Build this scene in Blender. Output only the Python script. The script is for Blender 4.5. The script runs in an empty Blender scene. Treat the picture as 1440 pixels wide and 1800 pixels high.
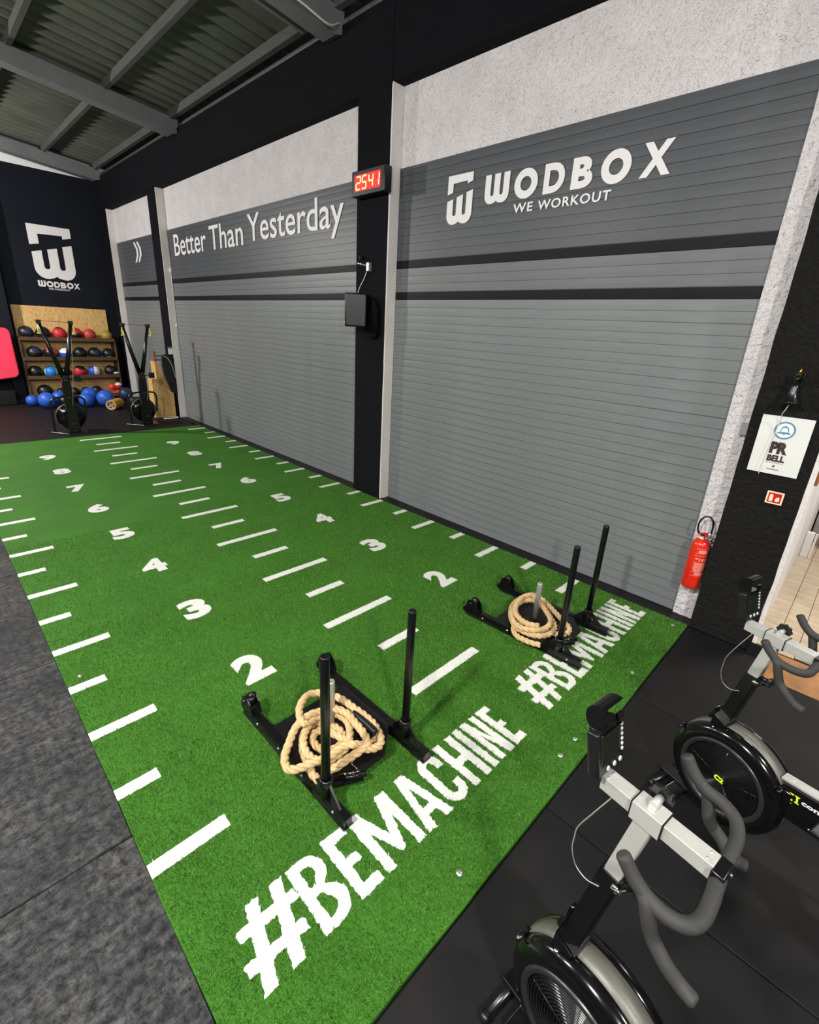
import bpy, bmesh, math, random
from mathutils import Vector, Matrix, Euler, noise
from mathutils.bvhtree import BVHTree
from mathutils.geometry import tessellate_polygon
import numpy as np

random.seed(7)
R = math.radians
PI = math.pi
scene = bpy.context.scene
COL = scene.collection

# ------------------------------------------------------------------ camera
YAW, PIT, ROL, FOC = 0.805, -0.3477, 0.0552, 831.055
fw = Vector((math.sin(YAW)*math.cos(PIT), math.cos(YAW)*math.cos(PIT), math.sin(PIT)))
rt = Vector((math.cos(YAW), -math.sin(YAW), 0)); up = rt.cross(fw)
rt, up = math.cos(ROL)*rt + math.sin(ROL)*up, -math.sin(ROL)*rt + math.cos(ROL)*up
cam_d = bpy.data.cameras.new('camera'); cam = bpy.data.objects.new('camera', cam_d); COL.objects.link(cam)
cam.matrix_world = Matrix(((rt.x, up.x, -fw.x, -0.2685), (rt.y, up.y, -fw.y, -0.736), (rt.z, up.z, -fw.z, 2.341), (0, 0, 0, 1)))
cam_d.sensor_fit = 'HORIZONTAL'; cam_d.sensor_width = 36.0; cam_d.lens = 36.0*FOC/1440
cam_d.shift_x = (720-719.23)/1440; cam_d.shift_y = -(900-881.14)/1440
cam_d.clip_start = 0.02; cam_d.clip_end = 100
scene.camera = cam

# ------------------------------------------------------------------ light, world, exposure
scene.view_settings.view_transform = 'Standard'; scene.view_settings.look = 'None'
scene.view_settings.gamma = 1.0; scene.view_settings.use_curve_mapping = False
scene.view_settings.exposure = 0.0
w = bpy.data.worlds.new('world'); scene.world = w; w.use_nodes = True
w.node_tree.nodes['Background'].inputs[0].default_value = (0.75, 0.82, 1.0, 1)
w.node_tree.nodes['Background'].inputs[1].default_value = 0.12

# x, y, z, downward watts, all-round watts
LAMPS = [(-2.2, 0.3, 4.6, 200, 560), (-2.6, 4.7, 4.6, 100, 470), (-2.9, 9.0, 4.6, 40, 170), (-1.9, 12.7, 4.6, 210, 1000), (-1.4, -3.6, 4.6, 190, 520), (2.6, -3.8, 4.5, 80, 220)]
LAMP_COL = (1.0, 0.965, 0.93)


# ------------------------------------------------------------------ materials
def srgb(r, g, b):
    f = lambda c: (c/255/12.92) if c/255 <= 0.04045 else ((c/255+0.055)/1.055)**2.4
    return (f(r), f(g), f(b), 1)

class NT:
    def __init__(s, name):
        s.m = bpy.data.materials.new(name); s.m.use_nodes = True
        s.t = s.m.node_tree; s.b = s.t.nodes['Principled BSDF']; s.tc = None
    def n(s, typ, **kw):
        nd = s.t.nodes.new(typ)
        for k, v in kw.items():
            if k.startswith('i_'):
                key = k[2:]; key = int(key) if key.isdigit() else key.replace('_', ' ')
                nd.inputs[key].default_value = v
            else: setattr(nd, k, v)
        return nd
    def l(s, a, ao, b, bi): s.t.links.new(a.outputs[ao], b.inputs[bi])
    def coord(s, kind='Object', scale=None):
        if kind == 'World':
            g = s.n('ShaderNodeNewGeometry')
            if scale is None: return (g, 'Position')
            mp = s.n('ShaderNodeMapping'); mp.inputs['Scale'].default_value = scale; s.l(g, 'Position', mp, 'Vector'); return (mp, 'Vector')
        if not s.tc: s.tc = s.n('ShaderNodeTexCoord')
        if scale is None: return (s.tc, kind)
        mp = s.n('ShaderNodeMapping'); mp.inputs['Scale'].default_value = scale
        s.l(s.tc, kind, mp, 'Vector'); return (mp, 'Vector')
    def noise(s, scale, detail=4, rough=0.6, vec=None):
        nz = s.n('ShaderNodeTexNoise'); nz.inputs['Scale'].default_value = scale
        nz.inputs['Detail'].default_value = detail; nz.inputs['Roughness'].default_value = rough
        v = vec or s.coord(); s.l(v[0], v[1], nz, 'Vector'); return nz
    def ramp(s, src, out, stops):
        rp = s.n('ShaderNodeValToRGB'); e = rp.color_ramp.elements
        e[0].position, e[0].color = stops[0]; e[1].position, e[1].color = stops[-1]
        for p, c in stops[1:-1]:
            q = e.new(p); q.color = c
        s.l(src, out, rp, 'Fac'); return rp
    def bump(s, src, out, strength, dist, prev=None):
        b = s.n('ShaderNodeBump'); b.inputs['Strength'].default_value = strength; b.inputs['Distance'].default_value = dist
        s.l(src, out, b, 'Height')
        if prev: s.l(prev, 'Normal', b, 'Normal')
        s.l(b, 'Normal', s.b, 'Normal'); return b

def mat(name, col, rough=0.5, metal=0.0, var=0.0, scale=20, bump=0.0, bscale=80, bdist=0.002, spec=None, emit=None, estr=0, coat=0):
    k = NT(name); b = k.b
    b.inputs['Base Color'].default_value = col; b.inputs['Roughness'].default_value = rough; b.inputs['Metallic'].default_value = metal
    if spec is not None: b.inputs['Specular IOR Level'].default_value = spec
    if coat: b.inputs['Coat Weight'].default_value = coat; b.inputs['Coat Roughness'].default_value = 0.08
    nz = k.noise(scale)
    if var:
        lo = tuple(c*(1-var) for c in col[:3])+(1,); hi = tuple(min(1, c*(1+var)) for c in col[:3])+(1,)
        rp = k.ramp(nz, 'Fac', [(0.3, lo), (0.7, hi)]); k.l(rp, 'Color', b, 'Base Color')
    if bump:
        n2 = k.noise(bscale, 3); k.bump(n2, 'Fac', bump, bdist)
    if emit: b.inputs['Emission Color'].default_value = emit; b.inputs['Emission Strength'].default_value = estr
    return k.m

def mat_turf():
    k = NT('turf_green'); v = k.coord()
    n1 = k.noise(170, 5, 0.75); n2 = k.noise(2.2, 3); n3 = k.noise(420, 2, 0.8)
    r1 = k.ramp(n1, 'Fac', [(0.28, (0.014, 0.066, 0.005, 1)), (0.5, (0.042, 0.162, 0.013, 1)), (0.72, (0.100, 0.280, 0.038, 1))])
    r2 = k.ramp(n2, 'Fac', [(0.3, (0.85, 0.85, 0.85, 1)), (0.7, (1.1, 1.1, 1.1, 1))])
    mx = k.n('ShaderNodeMixRGB', blend_type='MULTIPLY'); mx.inputs[0].default_value = 1
    k.l(r1, 'Color', mx, 1); k.l(r2, 'Color', mx, 2); k.l(mx, 'Color', k.b, 'Base Color')
    k.b.inputs['Roughness'].default_value = 0.75; k.b.inputs['Specular IOR Level'].default_value = 0.2
    b1 = k.bump(n1, 'Fac', 0.7, 0.008); k.bump(n3, 'Fac', 0.4, 0.003, b1)
    return k.m

def mat_turf_white():
    k = NT('turf_white'); n1 = k.noise(190, 5, 0.75); n3 = k.noise(420, 2, 0.8)
    r1 = k.ramp(n1, 'Fac', [(0.25, (0.52, 0.52, 0.47, 1)), (0.6, (0.80, 0.80, 0.76, 1))])
    k.l(r1, 'Color', k.b, 'Base Color'); k.b.inputs['Roughness'].default_value = 0.7; k.b.inputs['Specular IOR Level'].default_value = 0.2
    b1 = k.bump(n1, 'Fac', 0.5, 0.006); k.bump(n3, 'Fac', 0.3, 0.002, b1); return k.m

def mat_blade(name, a, b):
    k = NT(name); n1 = k.noise(60, 3, 0.8)
    r = k.ramp(n1, 'Fac', [(0.3, a), (0.7, b)]); k.l(r, 'Color', k.b, 'Base Color')
    k.b.inputs['Roughness'].default_value = 0.5; k.b.inputs['Specular IOR Level'].default_value = 0.35
    return k.m

def mat_stucco(name, c1, c2, scale=26, strength=0.8, dist=0.012, spec=0.3):
    k = NT(name); n1 = k.noise(scale, 4, 0.6); n2 = k.noise(scale*3.2, 3, 0.7); n0 = k.noise(3, 4)
    vor = k.n('ShaderNodeTexVoronoi'); vor.inputs['Scale'].default_value = scale*1.4; k.l(k.tc, 'Object', vor, 'Vector')
    r1 = k.ramp(n2, 'Fac', [(0.28, c1), (0.45, c2)]); r0 = k.ramp(n0, 'Fac', [(0.3, (0.88, 0.87, 0.86, 1)), (0.7, (1, 1, 1, 1))])
    mx = k.n('ShaderNodeMixRGB', blend_type='MULTIPLY'); mx.inputs[0].default_value = 1
    k.l(r1, 'Color', mx, 1); k.l(r0, 'Color', mx, 2); k.l(mx, 'Color', k.b, 'Base Color')
    k.b.inputs['Roughness'].default_value = 0.9; k.b.inputs['Specular IOR Level'].default_value = spec
    b1 = k.bump(n1, 'Fac', strength, dist); b2 = k.bump(n2, 'Fac', strength*0.7, dist*0.4, b1); k.bump(vor, 'Distance', strength*0.4, dist*0.5, b2)
    return k.m

def mat_slat(nm='shutter_paint', a=srgb(111, 116, 117), c=srgb(122, 127, 127)):
    k = NT(nm); v = k.coord('Object', (1, 0.7, 6)); n1 = k.noise(3, 5, 0.65, v); n2 = k.noise(90, 2)
    r = k.ramp(n1, 'Fac', [(0.3, a), (0.7, c)]); k.l(r, 'Color', k.b, 'Base Color')
    k.b.inputs['Roughness'].default_value = 0.42; k.b.inputs['Specular IOR Level'].default_value = 0.4
    k.bump(n2, 'Fac', 0.05, 0.001); return k.m

def mat_floor_worn():
    k = NT('worn_rubber'); wp = k.coord('World'); n1 = k.noise(1.6, 8, 0.72, wp); n2 = k.noise(26, 7, 0.8, wp); n5 = k.noise(120, 4, 0.8, wp)
    v = k.coord('World', (1, 3.5, 1)); n4 = k.noise(7, 6, 0.75, v)
    r1 = k.ramp(n1, 'Fac', [(0.32, (0.017, 0.018, 0.020, 1)), (0.5, (0.036, 0.037, 0.039, 1)), (0.68, (0.070, 0.068, 0.062, 1))])
    r2 = k.ramp(n2, 'Fac', [(0.40, (0.12, 0.12, 0.13, 1)), (0.50, (0.95, 0.95, 0.95, 1)), (0.62, (1.9, 1.87, 1.78, 1))])
    r4 = k.ramp(n4, 'Fac', [(0.38, (0.42, 0.43, 0.47, 1)), (0.60, (1.4, 1.39, 1.32, 1))])
    r5 = k.ramp(n5, 'Fac', [(0.3, (0.6, 0.6, 0.6, 1)), (0.7, (1.3, 1.3, 1.3, 1))])
    def mul(a, b_):
        m = k.n('ShaderNodeMixRGB', blend_type='MULTIPLY'); m.inputs[0].default_value = 0.85; k.l(a, 'Color', m, 1); k.l(b_, 'Color', m, 2); return m
    m = mul(mul(mul(r1, r2), r4), r5); k.l(m, 'Color', k.b, 'Base Color')
    k.b.inputs['Roughness'].default_value = 0.75; k.b.inputs['Specular IOR Level'].default_value = 0.25
    b1 = k.bump(n2, 'Fac', 0.7, 0.006); k.bump(n5, 'Fac', 0.5, 0.002, b1); return k.m

def mat_rubber(name='rubber_mat', base=0.0048, rough=0.62):
    k = NT(name); wp = k.coord('World'); n1 = k.noise(2.5, 6, 0.6, wp); n2 = k.noise(500, 2, 0.6, wp)
    r1 = k.ramp(n1, 'Fac', [(0.35, (base, base, base*1.08, 1)), (0.6, (base*1.35, base*1.35, base*1.4, 1)), (0.8, (base*2.3, base*2.3, base*2.3, 1))])
    k.l(r1, 'Color', k.b, 'Base Color'); k.b.inputs['Roughness'].default_value = rough; k.b.inputs['Specular IOR Level'].default_value = 0.22
    k.bump(n2, 'Fac', 0.25, 0.001); return k.m

def mat_wood_board(name='osb'):
    k = NT(name); v = k.coord('Object', (30, 30, 8)); n1 = k.noise(1.6, 4, 0.7, v)
    vor = k.n('ShaderNodeTexVoronoi'); vor.inputs['Scale'].default_value = 1.5; k.l(v[0], v[1], vor, 'Vector')
    r = k.ramp(n1, 'Fac', [(0.25, srgb(180, 130, 66)), (0.5, srgb(230, 186, 116)), (0.75, srgb(248, 214, 152))])
    mx = k.n('ShaderNodeMixRGB', blend_type='MULTIPLY'); mx.inputs[0].default_value = 0.25
    k.l(r, 'Color', mx, 1); k.l(vor, 'Color', mx, 2); k.l(mx, 'Color', k.b, 'Base Color')
    k.b.inputs['Roughness'].default_value = 0.6; k.bump(n1, 'Fac', 0.2, 0.002); return k.m

def mat_plank():
    k = NT('wood_look_tile'); v = k.coord('Object', (1.2, 0.9, 1)); w_ = k.coord('Object', (14, 1.2, 1)); n1 = k.noise(1.0, 6, 0.7, w_)
    r = k.ramp(n1, 'Fac', [(0.3, srgb(150, 130, 108)), (0.5, srgb(184, 166, 142)), (0.7, srgb(206, 190, 168))]); k.l(r, 'Color', k.b, 'Base Color')
    k.b.inputs['Roughness'].default_value = 0.3; return k.m

M = {}
M['turf'] = mat_turf(); M['turf_w'] = mat_turf_white()
M['blade'] = mat_blade('grass_blade', (0.026, 0.110, 0.008, 1), (0.135, 0.325, 0.045, 1))
M['blade_w'] = mat_blade('white_blade', (0.62, 0.62, 0.57, 1), (0.90, 0.90, 0.87, 1))
M['white_wall'] = mat_stucco('white_render', (0.56, 0.54, 0.545, 1), (0.82, 0.785, 0.80, 1), 17, 1.0, 0.04)
M['jamb'] = mat_stucco('white_jamb', (0.52, 0.48, 0.44, 1), (0.76, 0.73, 0.70, 1), 14, 0.6, 0.01)
M['smooth_white'] = mat('smooth_white_wall', (0.72, 0.70, 0.68, 1), 0.8, var=0.05, scale=3, bump=0.2, bscale=30)
M['black_wall'] = mat_stucco('black_render', (0.0026, 0.0029, 0.0042, 1), (0.0052, 0.0056, 0.0076, 1), 9, 0.35, 0.006, 0.12)
M['black_rough'] = mat_stucco('black_rough_render', (0.004, 0.004, 0.004, 1), (0.0095, 0.0095, 0.0095, 1), 22, 1.0, 0.03, 0.2)
M['navy_wall'] = mat('dark_wall_paint', (0.0045, 0.0065, 0.012, 1), 0.6, spec=0.2, var=0.15, scale=2, bump=0.15, bscale=30)
M['slat'] = mat_slat(); M['slat_top'] = mat_slat('shutter_top_shade', srgb(68, 71, 75), srgb(76, 79, 83)); M['slat_mid'] = mat_slat('shutter_mid_shade', srgb(94, 97, 99), srgb(103, 106, 108)); M['slat_black'] = mat('black_slat', (0.005, 0.0055, 0.007, 1), 0.5, var=0.1, spec=0.15)  # top and mid slats: light fading up the shutter, put into their colour
M['print_white'] = mat('white_lettering', (0.80, 0.78, 0.78, 1), 0.5, var=0.02)
M['worn'] = mat_floor_worn(); M['rubber'] = mat_rubber(); M['strip'] = mat_rubber('black_strip', 0.0055, 0.5)
M['steel_black'] = mat('black_powder_coat', (0.0035, 0.0035, 0.004, 1), 0.28, var=0.1, scale=30, bump=0.05, bscale=400, bdist=0.0005)
M['plastic_black'] = mat('black_plastic', (0.003, 0.003, 0.0035, 1), 0.16, var=0.1)
M['plastic_ring'] = mat('satin_black_plastic', (0.018, 0.018, 0.019, 1), 0.33, var=0.1)
M['guard'] = mat('guard_plastic', (0.011, 0.011, 0.012, 1), 0.22, var=0.1)
M['plastic_matte'] = mat('matte_black_plastic', (0.005, 0.005, 0.0055, 1), 0.38, var=0.1)
M['foam'] = mat('foam_grip', (0.030, 0.030, 0.028, 1), 0.7, var=0.12, scale=200, bump=0.25, bscale=700, bdist=0.0008, spec=0.35)
M['alu'] = mat('silver_paint', (0.44, 0.44, 0.41, 1), 0.38, metal=0.25, var=0.04, scale=30)
M['chrome'] = mat('chrome', (0.75, 0.74, 0.72, 1), 0.15, metal=1.0)
M['steel'] = mat('brushed_steel', (0.55, 0.54, 0.49, 1), 0.42, metal=0.7, var=0.1, scale=60)
M['band'] = mat('grey_band', (0.115, 0.113, 0.096, 1), 0.45, metal=0.2, var=0.05)
M['screen'] = mat('dark_screen', (0.012, 0.014, 0.010, 1), 0.12)
M['button'] = mat('grey_button', (0.45, 0.45, 0.44, 1), 0.4)
M['yellow'] = mat('yellow_print', (0.72, 0.86, 0.02, 1), 0.4)
M['rope'] = mat('natural_rope', srgb(206, 176, 128), 0.8, var=0.14, scale=25, bump=0.5, bscale=260, bdist=0.002)
M['ceiling'] = mat('roof_sheet', (0.100, 0.108, 0.085, 1), 0.55, var=0.25, scale=1.2)
M['rafter'] = mat('rafter_grey', (0.150, 0.155, 0.160, 1), 0.6, var=0.1, scale=3)
M['purlin'] = mat('purlin_grey', (0.075, 0.080, 0.072, 1), 0.6, var=0.1, scale=3)
M['osb'] = mat_wood_board()
M['ply_dark'] = mat('shelf_wood', srgb(84, 60, 38), 0.6, var=0.25, scale=9)
M['ramp'] = mat('ramp_wood', srgb(142, 94, 44), 0.55, var=0.25, scale=12)
M['plank'] = mat_plank()
M['red'] = mat('ball_red', srgb(196, 44, 50), 0.45, var=0.08); M['red2'] = mat('ball_faded_red', srgb(186, 66, 58), 0.5, var=0.12)
M['ball_black'] = mat('ball_black', (0.010, 0.010, 0.011, 1), 0.38, var=0.2, bump=0.1, bscale=60)
M['navy'] = mat('ball_navy', (0.018, 0.035, 0.075, 1), 0.4, var=0.2); M['blue'] = mat('ball_blue', srgb(38, 92, 196), 0.45, var=0.1)
M['sky'] = mat('ball_light_blue', srgb(30, 130, 214), 0.4, var=0.06); M['white'] = mat('ball_white', (0.75, 0.75, 0.75, 1), 0.45, var=0.04)
M['olive'] = mat('ball_olive', srgb(160, 134, 52), 0.45, var=0.06); M['orange'] = mat('orange_red', srgb(244, 66, 44), 0.5, var=0.06)
M['roller'] = mat('roller_yellow', srgb(206, 150, 38), 0.6, var=0.1, bump=0.3, bscale=60)
M['pink'] = mat('pink_pad', srgb(240, 52, 86), 0.7, var=0.04, bump=0.2, bscale=300)
M['lime'] = mat('lime_handle', srgb(214, 226, 92), 0.5)
M['ext_red'] = mat('extinguisher_red', srgb(222, 44, 22), 0.22, var=0.04, coat=0.4)
M['label_pale'] = mat('extinguisher_print', srgb(238, 150, 136), 0.4); M['brass'] = mat('brass', srgb(214, 170, 60), 0.25, metal=1.0)
M['paper'] = mat('white_poster', (0.74, 0.76, 0.72, 1), 0.35, var=0.03, scale=5); M['print_dark'] = mat('dark_print', srgb(52, 38, 42), 0.5)
M['print_blue'] = mat('blue_grey_print', srgb(98, 136, 156), 0.5); M['print_pale'] = mat('pale_blue_print', srgb(226, 238, 241), 0.5)
M['sign_red'] = mat('sign_red', srgb(196, 22, 40), 0.35); M['sign_cream'] = mat('sign_cream', srgb(240, 228, 184), 0.4)
M['led_back'] = mat('led_red_panel', (0.5, 0.0, 0.0, 1), 0.4, emit=(1.0, 0.01, 0.02, 1), estr=0.75)
M['led'] = mat('led_digit', (1, 0.3, 0.1, 1), 0.4, emit=(1.0, 0.32, 0.12, 1), estr=2.6)
M['grey_box'] = mat('grey_box', (0.35, 0.35, 0.34, 1), 0.6, var=0.05)
M['marble'] = mat('mottled_grey', (0.22, 0.23, 0.21, 1), 0.5, var=0.5, scale=12)
M['door_wood'] = mat('brown_wood', srgb(150, 92, 46), 0.5, var=0.2, scale=8)
M['dark_red'] = mat('dark_red_fabric', srgb(130, 20, 34), 0.7); M['bag'] = mat('black_fabric', (0.010, 0.010, 0.013, 1), 0.85, var=0.2, bump=0.3, bscale=80)
M['sleeve'] = mat('heat_shrink', (0.012, 0.012, 0.013, 1), 0.3, bump=0.4, bscale=60, bdist=0.003)
M['lamp_glow'] = mat('lamp_diffuser', (0.9, 0.9, 0.9, 1), 0.4, emit=(1, 0.97, 0.9, 1), estr=4)
M['stud'] = mat('stud_metal', (0.7, 0.7, 0.7, 1), 0.25, metal=0.8)
M['gable_lit'] = mat('pale_gable_panel', (0.80, 0.83, 0.80, 1), 0.6, var=0.05)  # opaque panel, colour raised so the strip above the end wall looks lit

# ------------------------------------------------------------------ mesh helpers
class MB:
    def __init__(s): s.b = bmesh.new(); s.mi = 0
    def _tag(s, faces, smooth=False):
        for f in faces: f.material_index = s.mi; f.smooth = smooth
    def box(s, x0, y0, z0, x1, y1, z1, bev=0, mtx=None, seg=2):
        vs = [s.b.verts.new((x, y, z)) for x in (x0, x1) for y in (y0, y1) for z in (z0, z1)]
        idx = [(0, 1, 3, 2), (4, 6, 7, 5), (0, 4, 5, 1), (2, 3, 7, 6), (0, 2, 6, 4), (1, 5, 7, 3)]
        fs = [s.b.faces.new([vs[i] for i in q]) for q in idx]
        s._tag(fs)
        if bev:
            es = list({e for f in fs for e in f.edges})
            r = bmesh.ops.bevel(s.b, geom=es, offset=bev, segments=seg, profile=0.6, affect='EDGES')
            s._tag(r['faces'], True)
            vs = list({v for f in r['faces'] for v in f.verts} | {v for v in vs if v.is_valid})
        if mtx is not None:
            bmesh.ops.transform(s.b, matrix=mtx, verts=[v for v in vs if v.is_valid])
        return s
    def tube(s, pts, r, n=10, cap=True, closed=False):
        pts = [Vector(p) for p in pts]; N = len(pts)
        rad = r if isinstance(r, (list, tuple)) else [r]*N
        T = []
        for i in range(N):
            if closed: t = pts[(i+1) % N]-pts[i-1]
            else: t = pts[min(i+1, N-1)]-pts[max(i-1, 0)]
            T.append(t.normalized() if t.length > 1e-9 else Vector((0, 0, 1)))
        ref = Vector((0, 0, 1)) if abs(T[0].z) < 0.9 else Vector((1, 0, 0))
        u = T[0].cross(ref).normalized(); rings = []
        for i in range(N):
            u = (u - T[i]*u.dot(T[i])); u = u.normalized() if u.length > 1e-6 else T[i].orthogonal().normalized()
            v = T[i].cross(u)
            rings.append([s.b.verts.new(pts[i]+(u*math.cos(a)+v*math.sin(a))*rad[i]) for a in [2*PI*k/n for k in range(n)]])
        fs = []
        for i in range(N if closed else N-1):
            A = rings[i]; B = rings[(i+1) % N]
            for k in range(n): fs.append(s.b.faces.new((A[k], A[(k+1) % n], B[(k+1) % n], B[k])))
        s._tag(fs, True)
        if cap and not closed:
            s._tag([s.b.faces.new(rings[0][::-1]), s.b.faces.new(rings[-1])])
        return s
    def lathe(s, prof, n=32, mtx=None, smooth=True, closed=False):
        # prof: (radius, height) about local z
        m = mtx or Matrix(); rings = []
        for r, h in prof:
            if r < 1e-6: rings.append([s.b.verts.new(m @ Vector((0, 0, h)))])
            else: rings.append([s.b.verts.new(m @ Vector((r*math.cos(a), r*math.sin(a), h))) for a in [2*PI*k/n for k in range(n)]])
        fs = []
        for A, B in zip(rings[:-1], rings[1:]):
            for k in range(n):
                k2 = (k+1) % n
                if len(A) == 1 and len(B) == 1: continue
                if len(A) == 1: fs.append(s.b.faces.new((A[0], B[k2], B[k])))
                elif len(B) == 1: fs.append(s.b.faces.new((A[k], A[k2], B[0])))
                else: fs.append(s.b.faces.new((A[k], A[k2], B[k2], B[k])))
        s._tag(fs, smooth); return s
    def prism(s, poly, h0, h1, mtx=None):
        # poly in local xy, extruded along local z
        m = mtx or Matrix()
        A = [s.b.verts.new(m @ Vector((x, y, h0))) for x, y in poly]; B = [s.b.verts.new(m @ Vector((x, y, h1))) for x, y in poly]
        fs = [s.b.faces.new(A[::-1]), s.b.faces.new(B)]
        for i in range(len(poly)):
            j = (i+1) % len(poly); fs.append(s.b.faces.new((A[i], A[j], B[j], B[i])))
        s._tag(fs); return s
    def mesh(s, name, mats):
        bmesh.ops.recalc_face_normals(s.b, faces=s.b.faces)
        me = bpy.data.meshes.new(name); s.b.to_mesh(me); s.b.free()
        for m in (mats if isinstance(mats, (list, tuple)) else [mats]): me.materials.append(m)
        return me
    def obj(s, name, mats, parent=None):
        return link(name, s.mesh(name, mats), parent)

def link(name, data, parent=None, loc=None, rot=None):
    o = bpy.data.objects.new(name, data); COL.objects.link(o)
    if parent is not None: o.parent = parent
    if loc is not None: o.location = loc
    if rot is not None: o.rotation_euler = rot
    return o

def tag(o, label=None, cat=None, group=None, kind=None):
    if label: o['label'] = label
    if cat: o['category'] = cat
    if group: o['group'] = group
    if kind: o['kind'] = kind
    return o

def thing(name, label, cat, loc=(0, 0, 0), rz=0, group=None):
    o = link(name, None, None, loc, (0, 0, rz)); o.empty_display_size = 0.1
    return tag(o, label, cat, group)

def dup(o, parent=None):
    c = o.copy(); COL.objects.link(c)
    if parent is not None: c.parent = parent
    for ch in list(o.children): dup(ch, c)
    return c

def struct(name, mb, m, parent=None):
    o = mb.obj(name, m, parent)
    if parent is None: o['kind'] = 'structure'
    return o

def smooth_path(pts, per=8, closed=False):
    P = [Vector(p) for p in pts]; N = len(P); out = []
    for i in range(N if closed else N-1):
        if closed: a, b, c, d = P[i-1], P[i], P[(i+1) % N], P[(i+2) % N]
        else: a, b, c, d = P[max(i-1, 0)], P[i], P[i+1], P[min(i+2, N-1)]
        for k in range(per):
            t = k/per
            out.append(0.5*((2*b)+(c-a)*t+(2*a-5*b+4*c-d)*t*t+(3*b-a-3*c+d)*t**3))
    if not closed: out.append(P[-1])
    return out

# text -> flat mesh in the xy plane, fitted in box (x0,y0,x1,y1) when given
def text_bm(body, bold=0.0, shear=0.0, spacing=1.0, depth=0.003, fit=None, keep=False, width=None, res=4):
    cu = bpy.data.curves.new('t', 'FONT'); cu.body = body; cu.size = 1.0; cu.offset = bold; cu.shear = shear
    cu.space_character = spacing; cu.fill_mode = 'BOTH'; cu.extrude = 0.5; cu.resolution_u = res
    ob = bpy.data.objects.new('t', cu); COL.objects.link(ob)
    dg = bpy.context.evaluated_depsgraph_get(); dg.update()
    me = bpy.data.meshes.new_from_object(ob.evaluated_get(dg))
    COL.objects.unlink(ob); bpy.data.objects.remove(ob); bpy.data.curves.remove(cu)
    b = bmesh.new(); b.from_mesh(me); bpy.data.meshes.remove(me)
    xs = [v.co.x for v in b.verts]; ys = [v.co.y for v in b.verts]
    x0, x1, y0, y1 = min(xs), max(xs), min(ys), max(ys)
    if fit:
        sx = (fit[2]-fit[0])/(x1-x0); sy = (fit[3]-fit[1])/(y1-y0)
        for v in b.verts:
            v.co.x = fit[0]+(v.co.x-x0)*sx; v.co.y = fit[1]+(v.co.y-y0)*sy; v.co.z = (v.co.z+0.5)*depth
    return b

def place_bm(b, mtx, name, m, parent=None):
    b.transform(mtx); bmesh.ops.recalc_face_normals(b, faces=b.faces)
    me = bpy.data.meshes.new(name); b.to_mesh(me); b.free(); me.materials.append(m)
    return link(name, me, parent)

def MX(ex, ey, ez, o): # basis matrix
    ex, ey, ez, o = Vector(ex), Vector(ey), Vector(ez), Vector(o)
    return Matrix(((ex.x, ey.x, ez.x, o.x), (ex.y, ey.y, ez.y, o.y), (ex.z, ey.z, ez.z, o.z), (0, 0, 0, 1)))

def arc(cx, cy, r, a0, a1, n=10): return [(cx+r*math.cos(R(a0+(a1-a0)*i/n)), cy+r*math.sin(R(a0+(a1-a0)*i/n))) for i in range(n+1)]

# logo 'W' with a rounded double bottom, unit box 0..1 x 0..1
def w_poly(t0=1.0, tm=1.0, t1=1.0):
    """letter/logo W with a double rounded bottom; t0,tm,t1 = heights of its three arms"""
    p = [(0, t0-0.02*(t0 < 1)), (0.0, 0.30)]
    p += [(0.27+0.27*math.cos(R(a)), 0.30+0.30*math.sin(R(a))) for a in range(195, 291, 12)]
    p += [(0.44, 0.035), (0.5, 0.085), (0.56, 0.035)]
    p += [(0.73+0.27*math.cos(R(a)), 0.30+0.30*math.sin(R(a))) for a in range(252, 349, 12)]
    p += [(1, 0.30), (1, t1), (0.76, t1-0.06*(t0 < 1)), (0.76, 0.36)]
    p += [(0.69+0.07*math.cos(R(a)), 0.34+0.07*math.sin(R(a))) for a in range(0, -181, -30)]
    p += [(0.62, 0.36), (0.62, tm), (0.38, tm-0.06*(t0 < 1)), (0.38, 0.36)]
    p += [(0.31+0.07*math.cos(R(a)), 0.34+0.07*math.sin(R(a))) for a in range(0, -181, -30)]
    p += [(0.24, 0.36), (0.24, t0+0.04*(t0 < 1))]
    return p
def f_poly(): # bracket over the logo W
    return [(0, 0), (0, 1), (1, 1), (1, 0.54), (0.79, 0.44), (0.79, 0.60), (0.22, 0.56), (0.22, 0.09)]

def poly_fill(polys, depth=0.003):
    """polys: list of loops, or (outer, hole, ...) tuples; flat prisms, concave safe"""
    b = bmesh.new()
    for p in polys:
        loops = list(p) if isinstance(p, tuple) else [p]
        A = []; B = []
        for lp in loops:
            a_ = [b.verts.new((x, y, 0)) for x, y in lp]; b_ = [b.verts.new((x, y, depth)) for x, y in lp]
            for i in range(len(lp)):
                j = (i+1) % len(lp); b.faces.new((a_[i], a_[j], b_[j], b_[i]))
            A += a_; B += b_
        for t in tessellate_polygon([[Vector((x, y, 0)) for x, y in lp] for lp in loops]):
            try: b.faces.new([B[i] for i in t]); b.faces.new([A[i] for i in t][::-1])
            except ValueError: pass
    return b

def fine(lp, st=0.008, amp=0.0065, seed=0):
    """subdivide a loop and fray it a little (cut turf)"""
    out = []
    for i in range(len(lp)):
        (x0, y0), (x1, y1) = lp[i], lp[(i+1) % len(lp)]; n = max(1, int(math.hypot(x1-x0, y1-y0)/st))
        for k in range(n):
            x, y = x0+(x1-x0)*k/n, y0+(y1-y0)*k/n
            out.append((x+amp*noise.noise(Vector((x*60, y*60, seed))), y+amp*noise.noise(Vector((x*60, y*60, seed+9)))))
    return out

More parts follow.
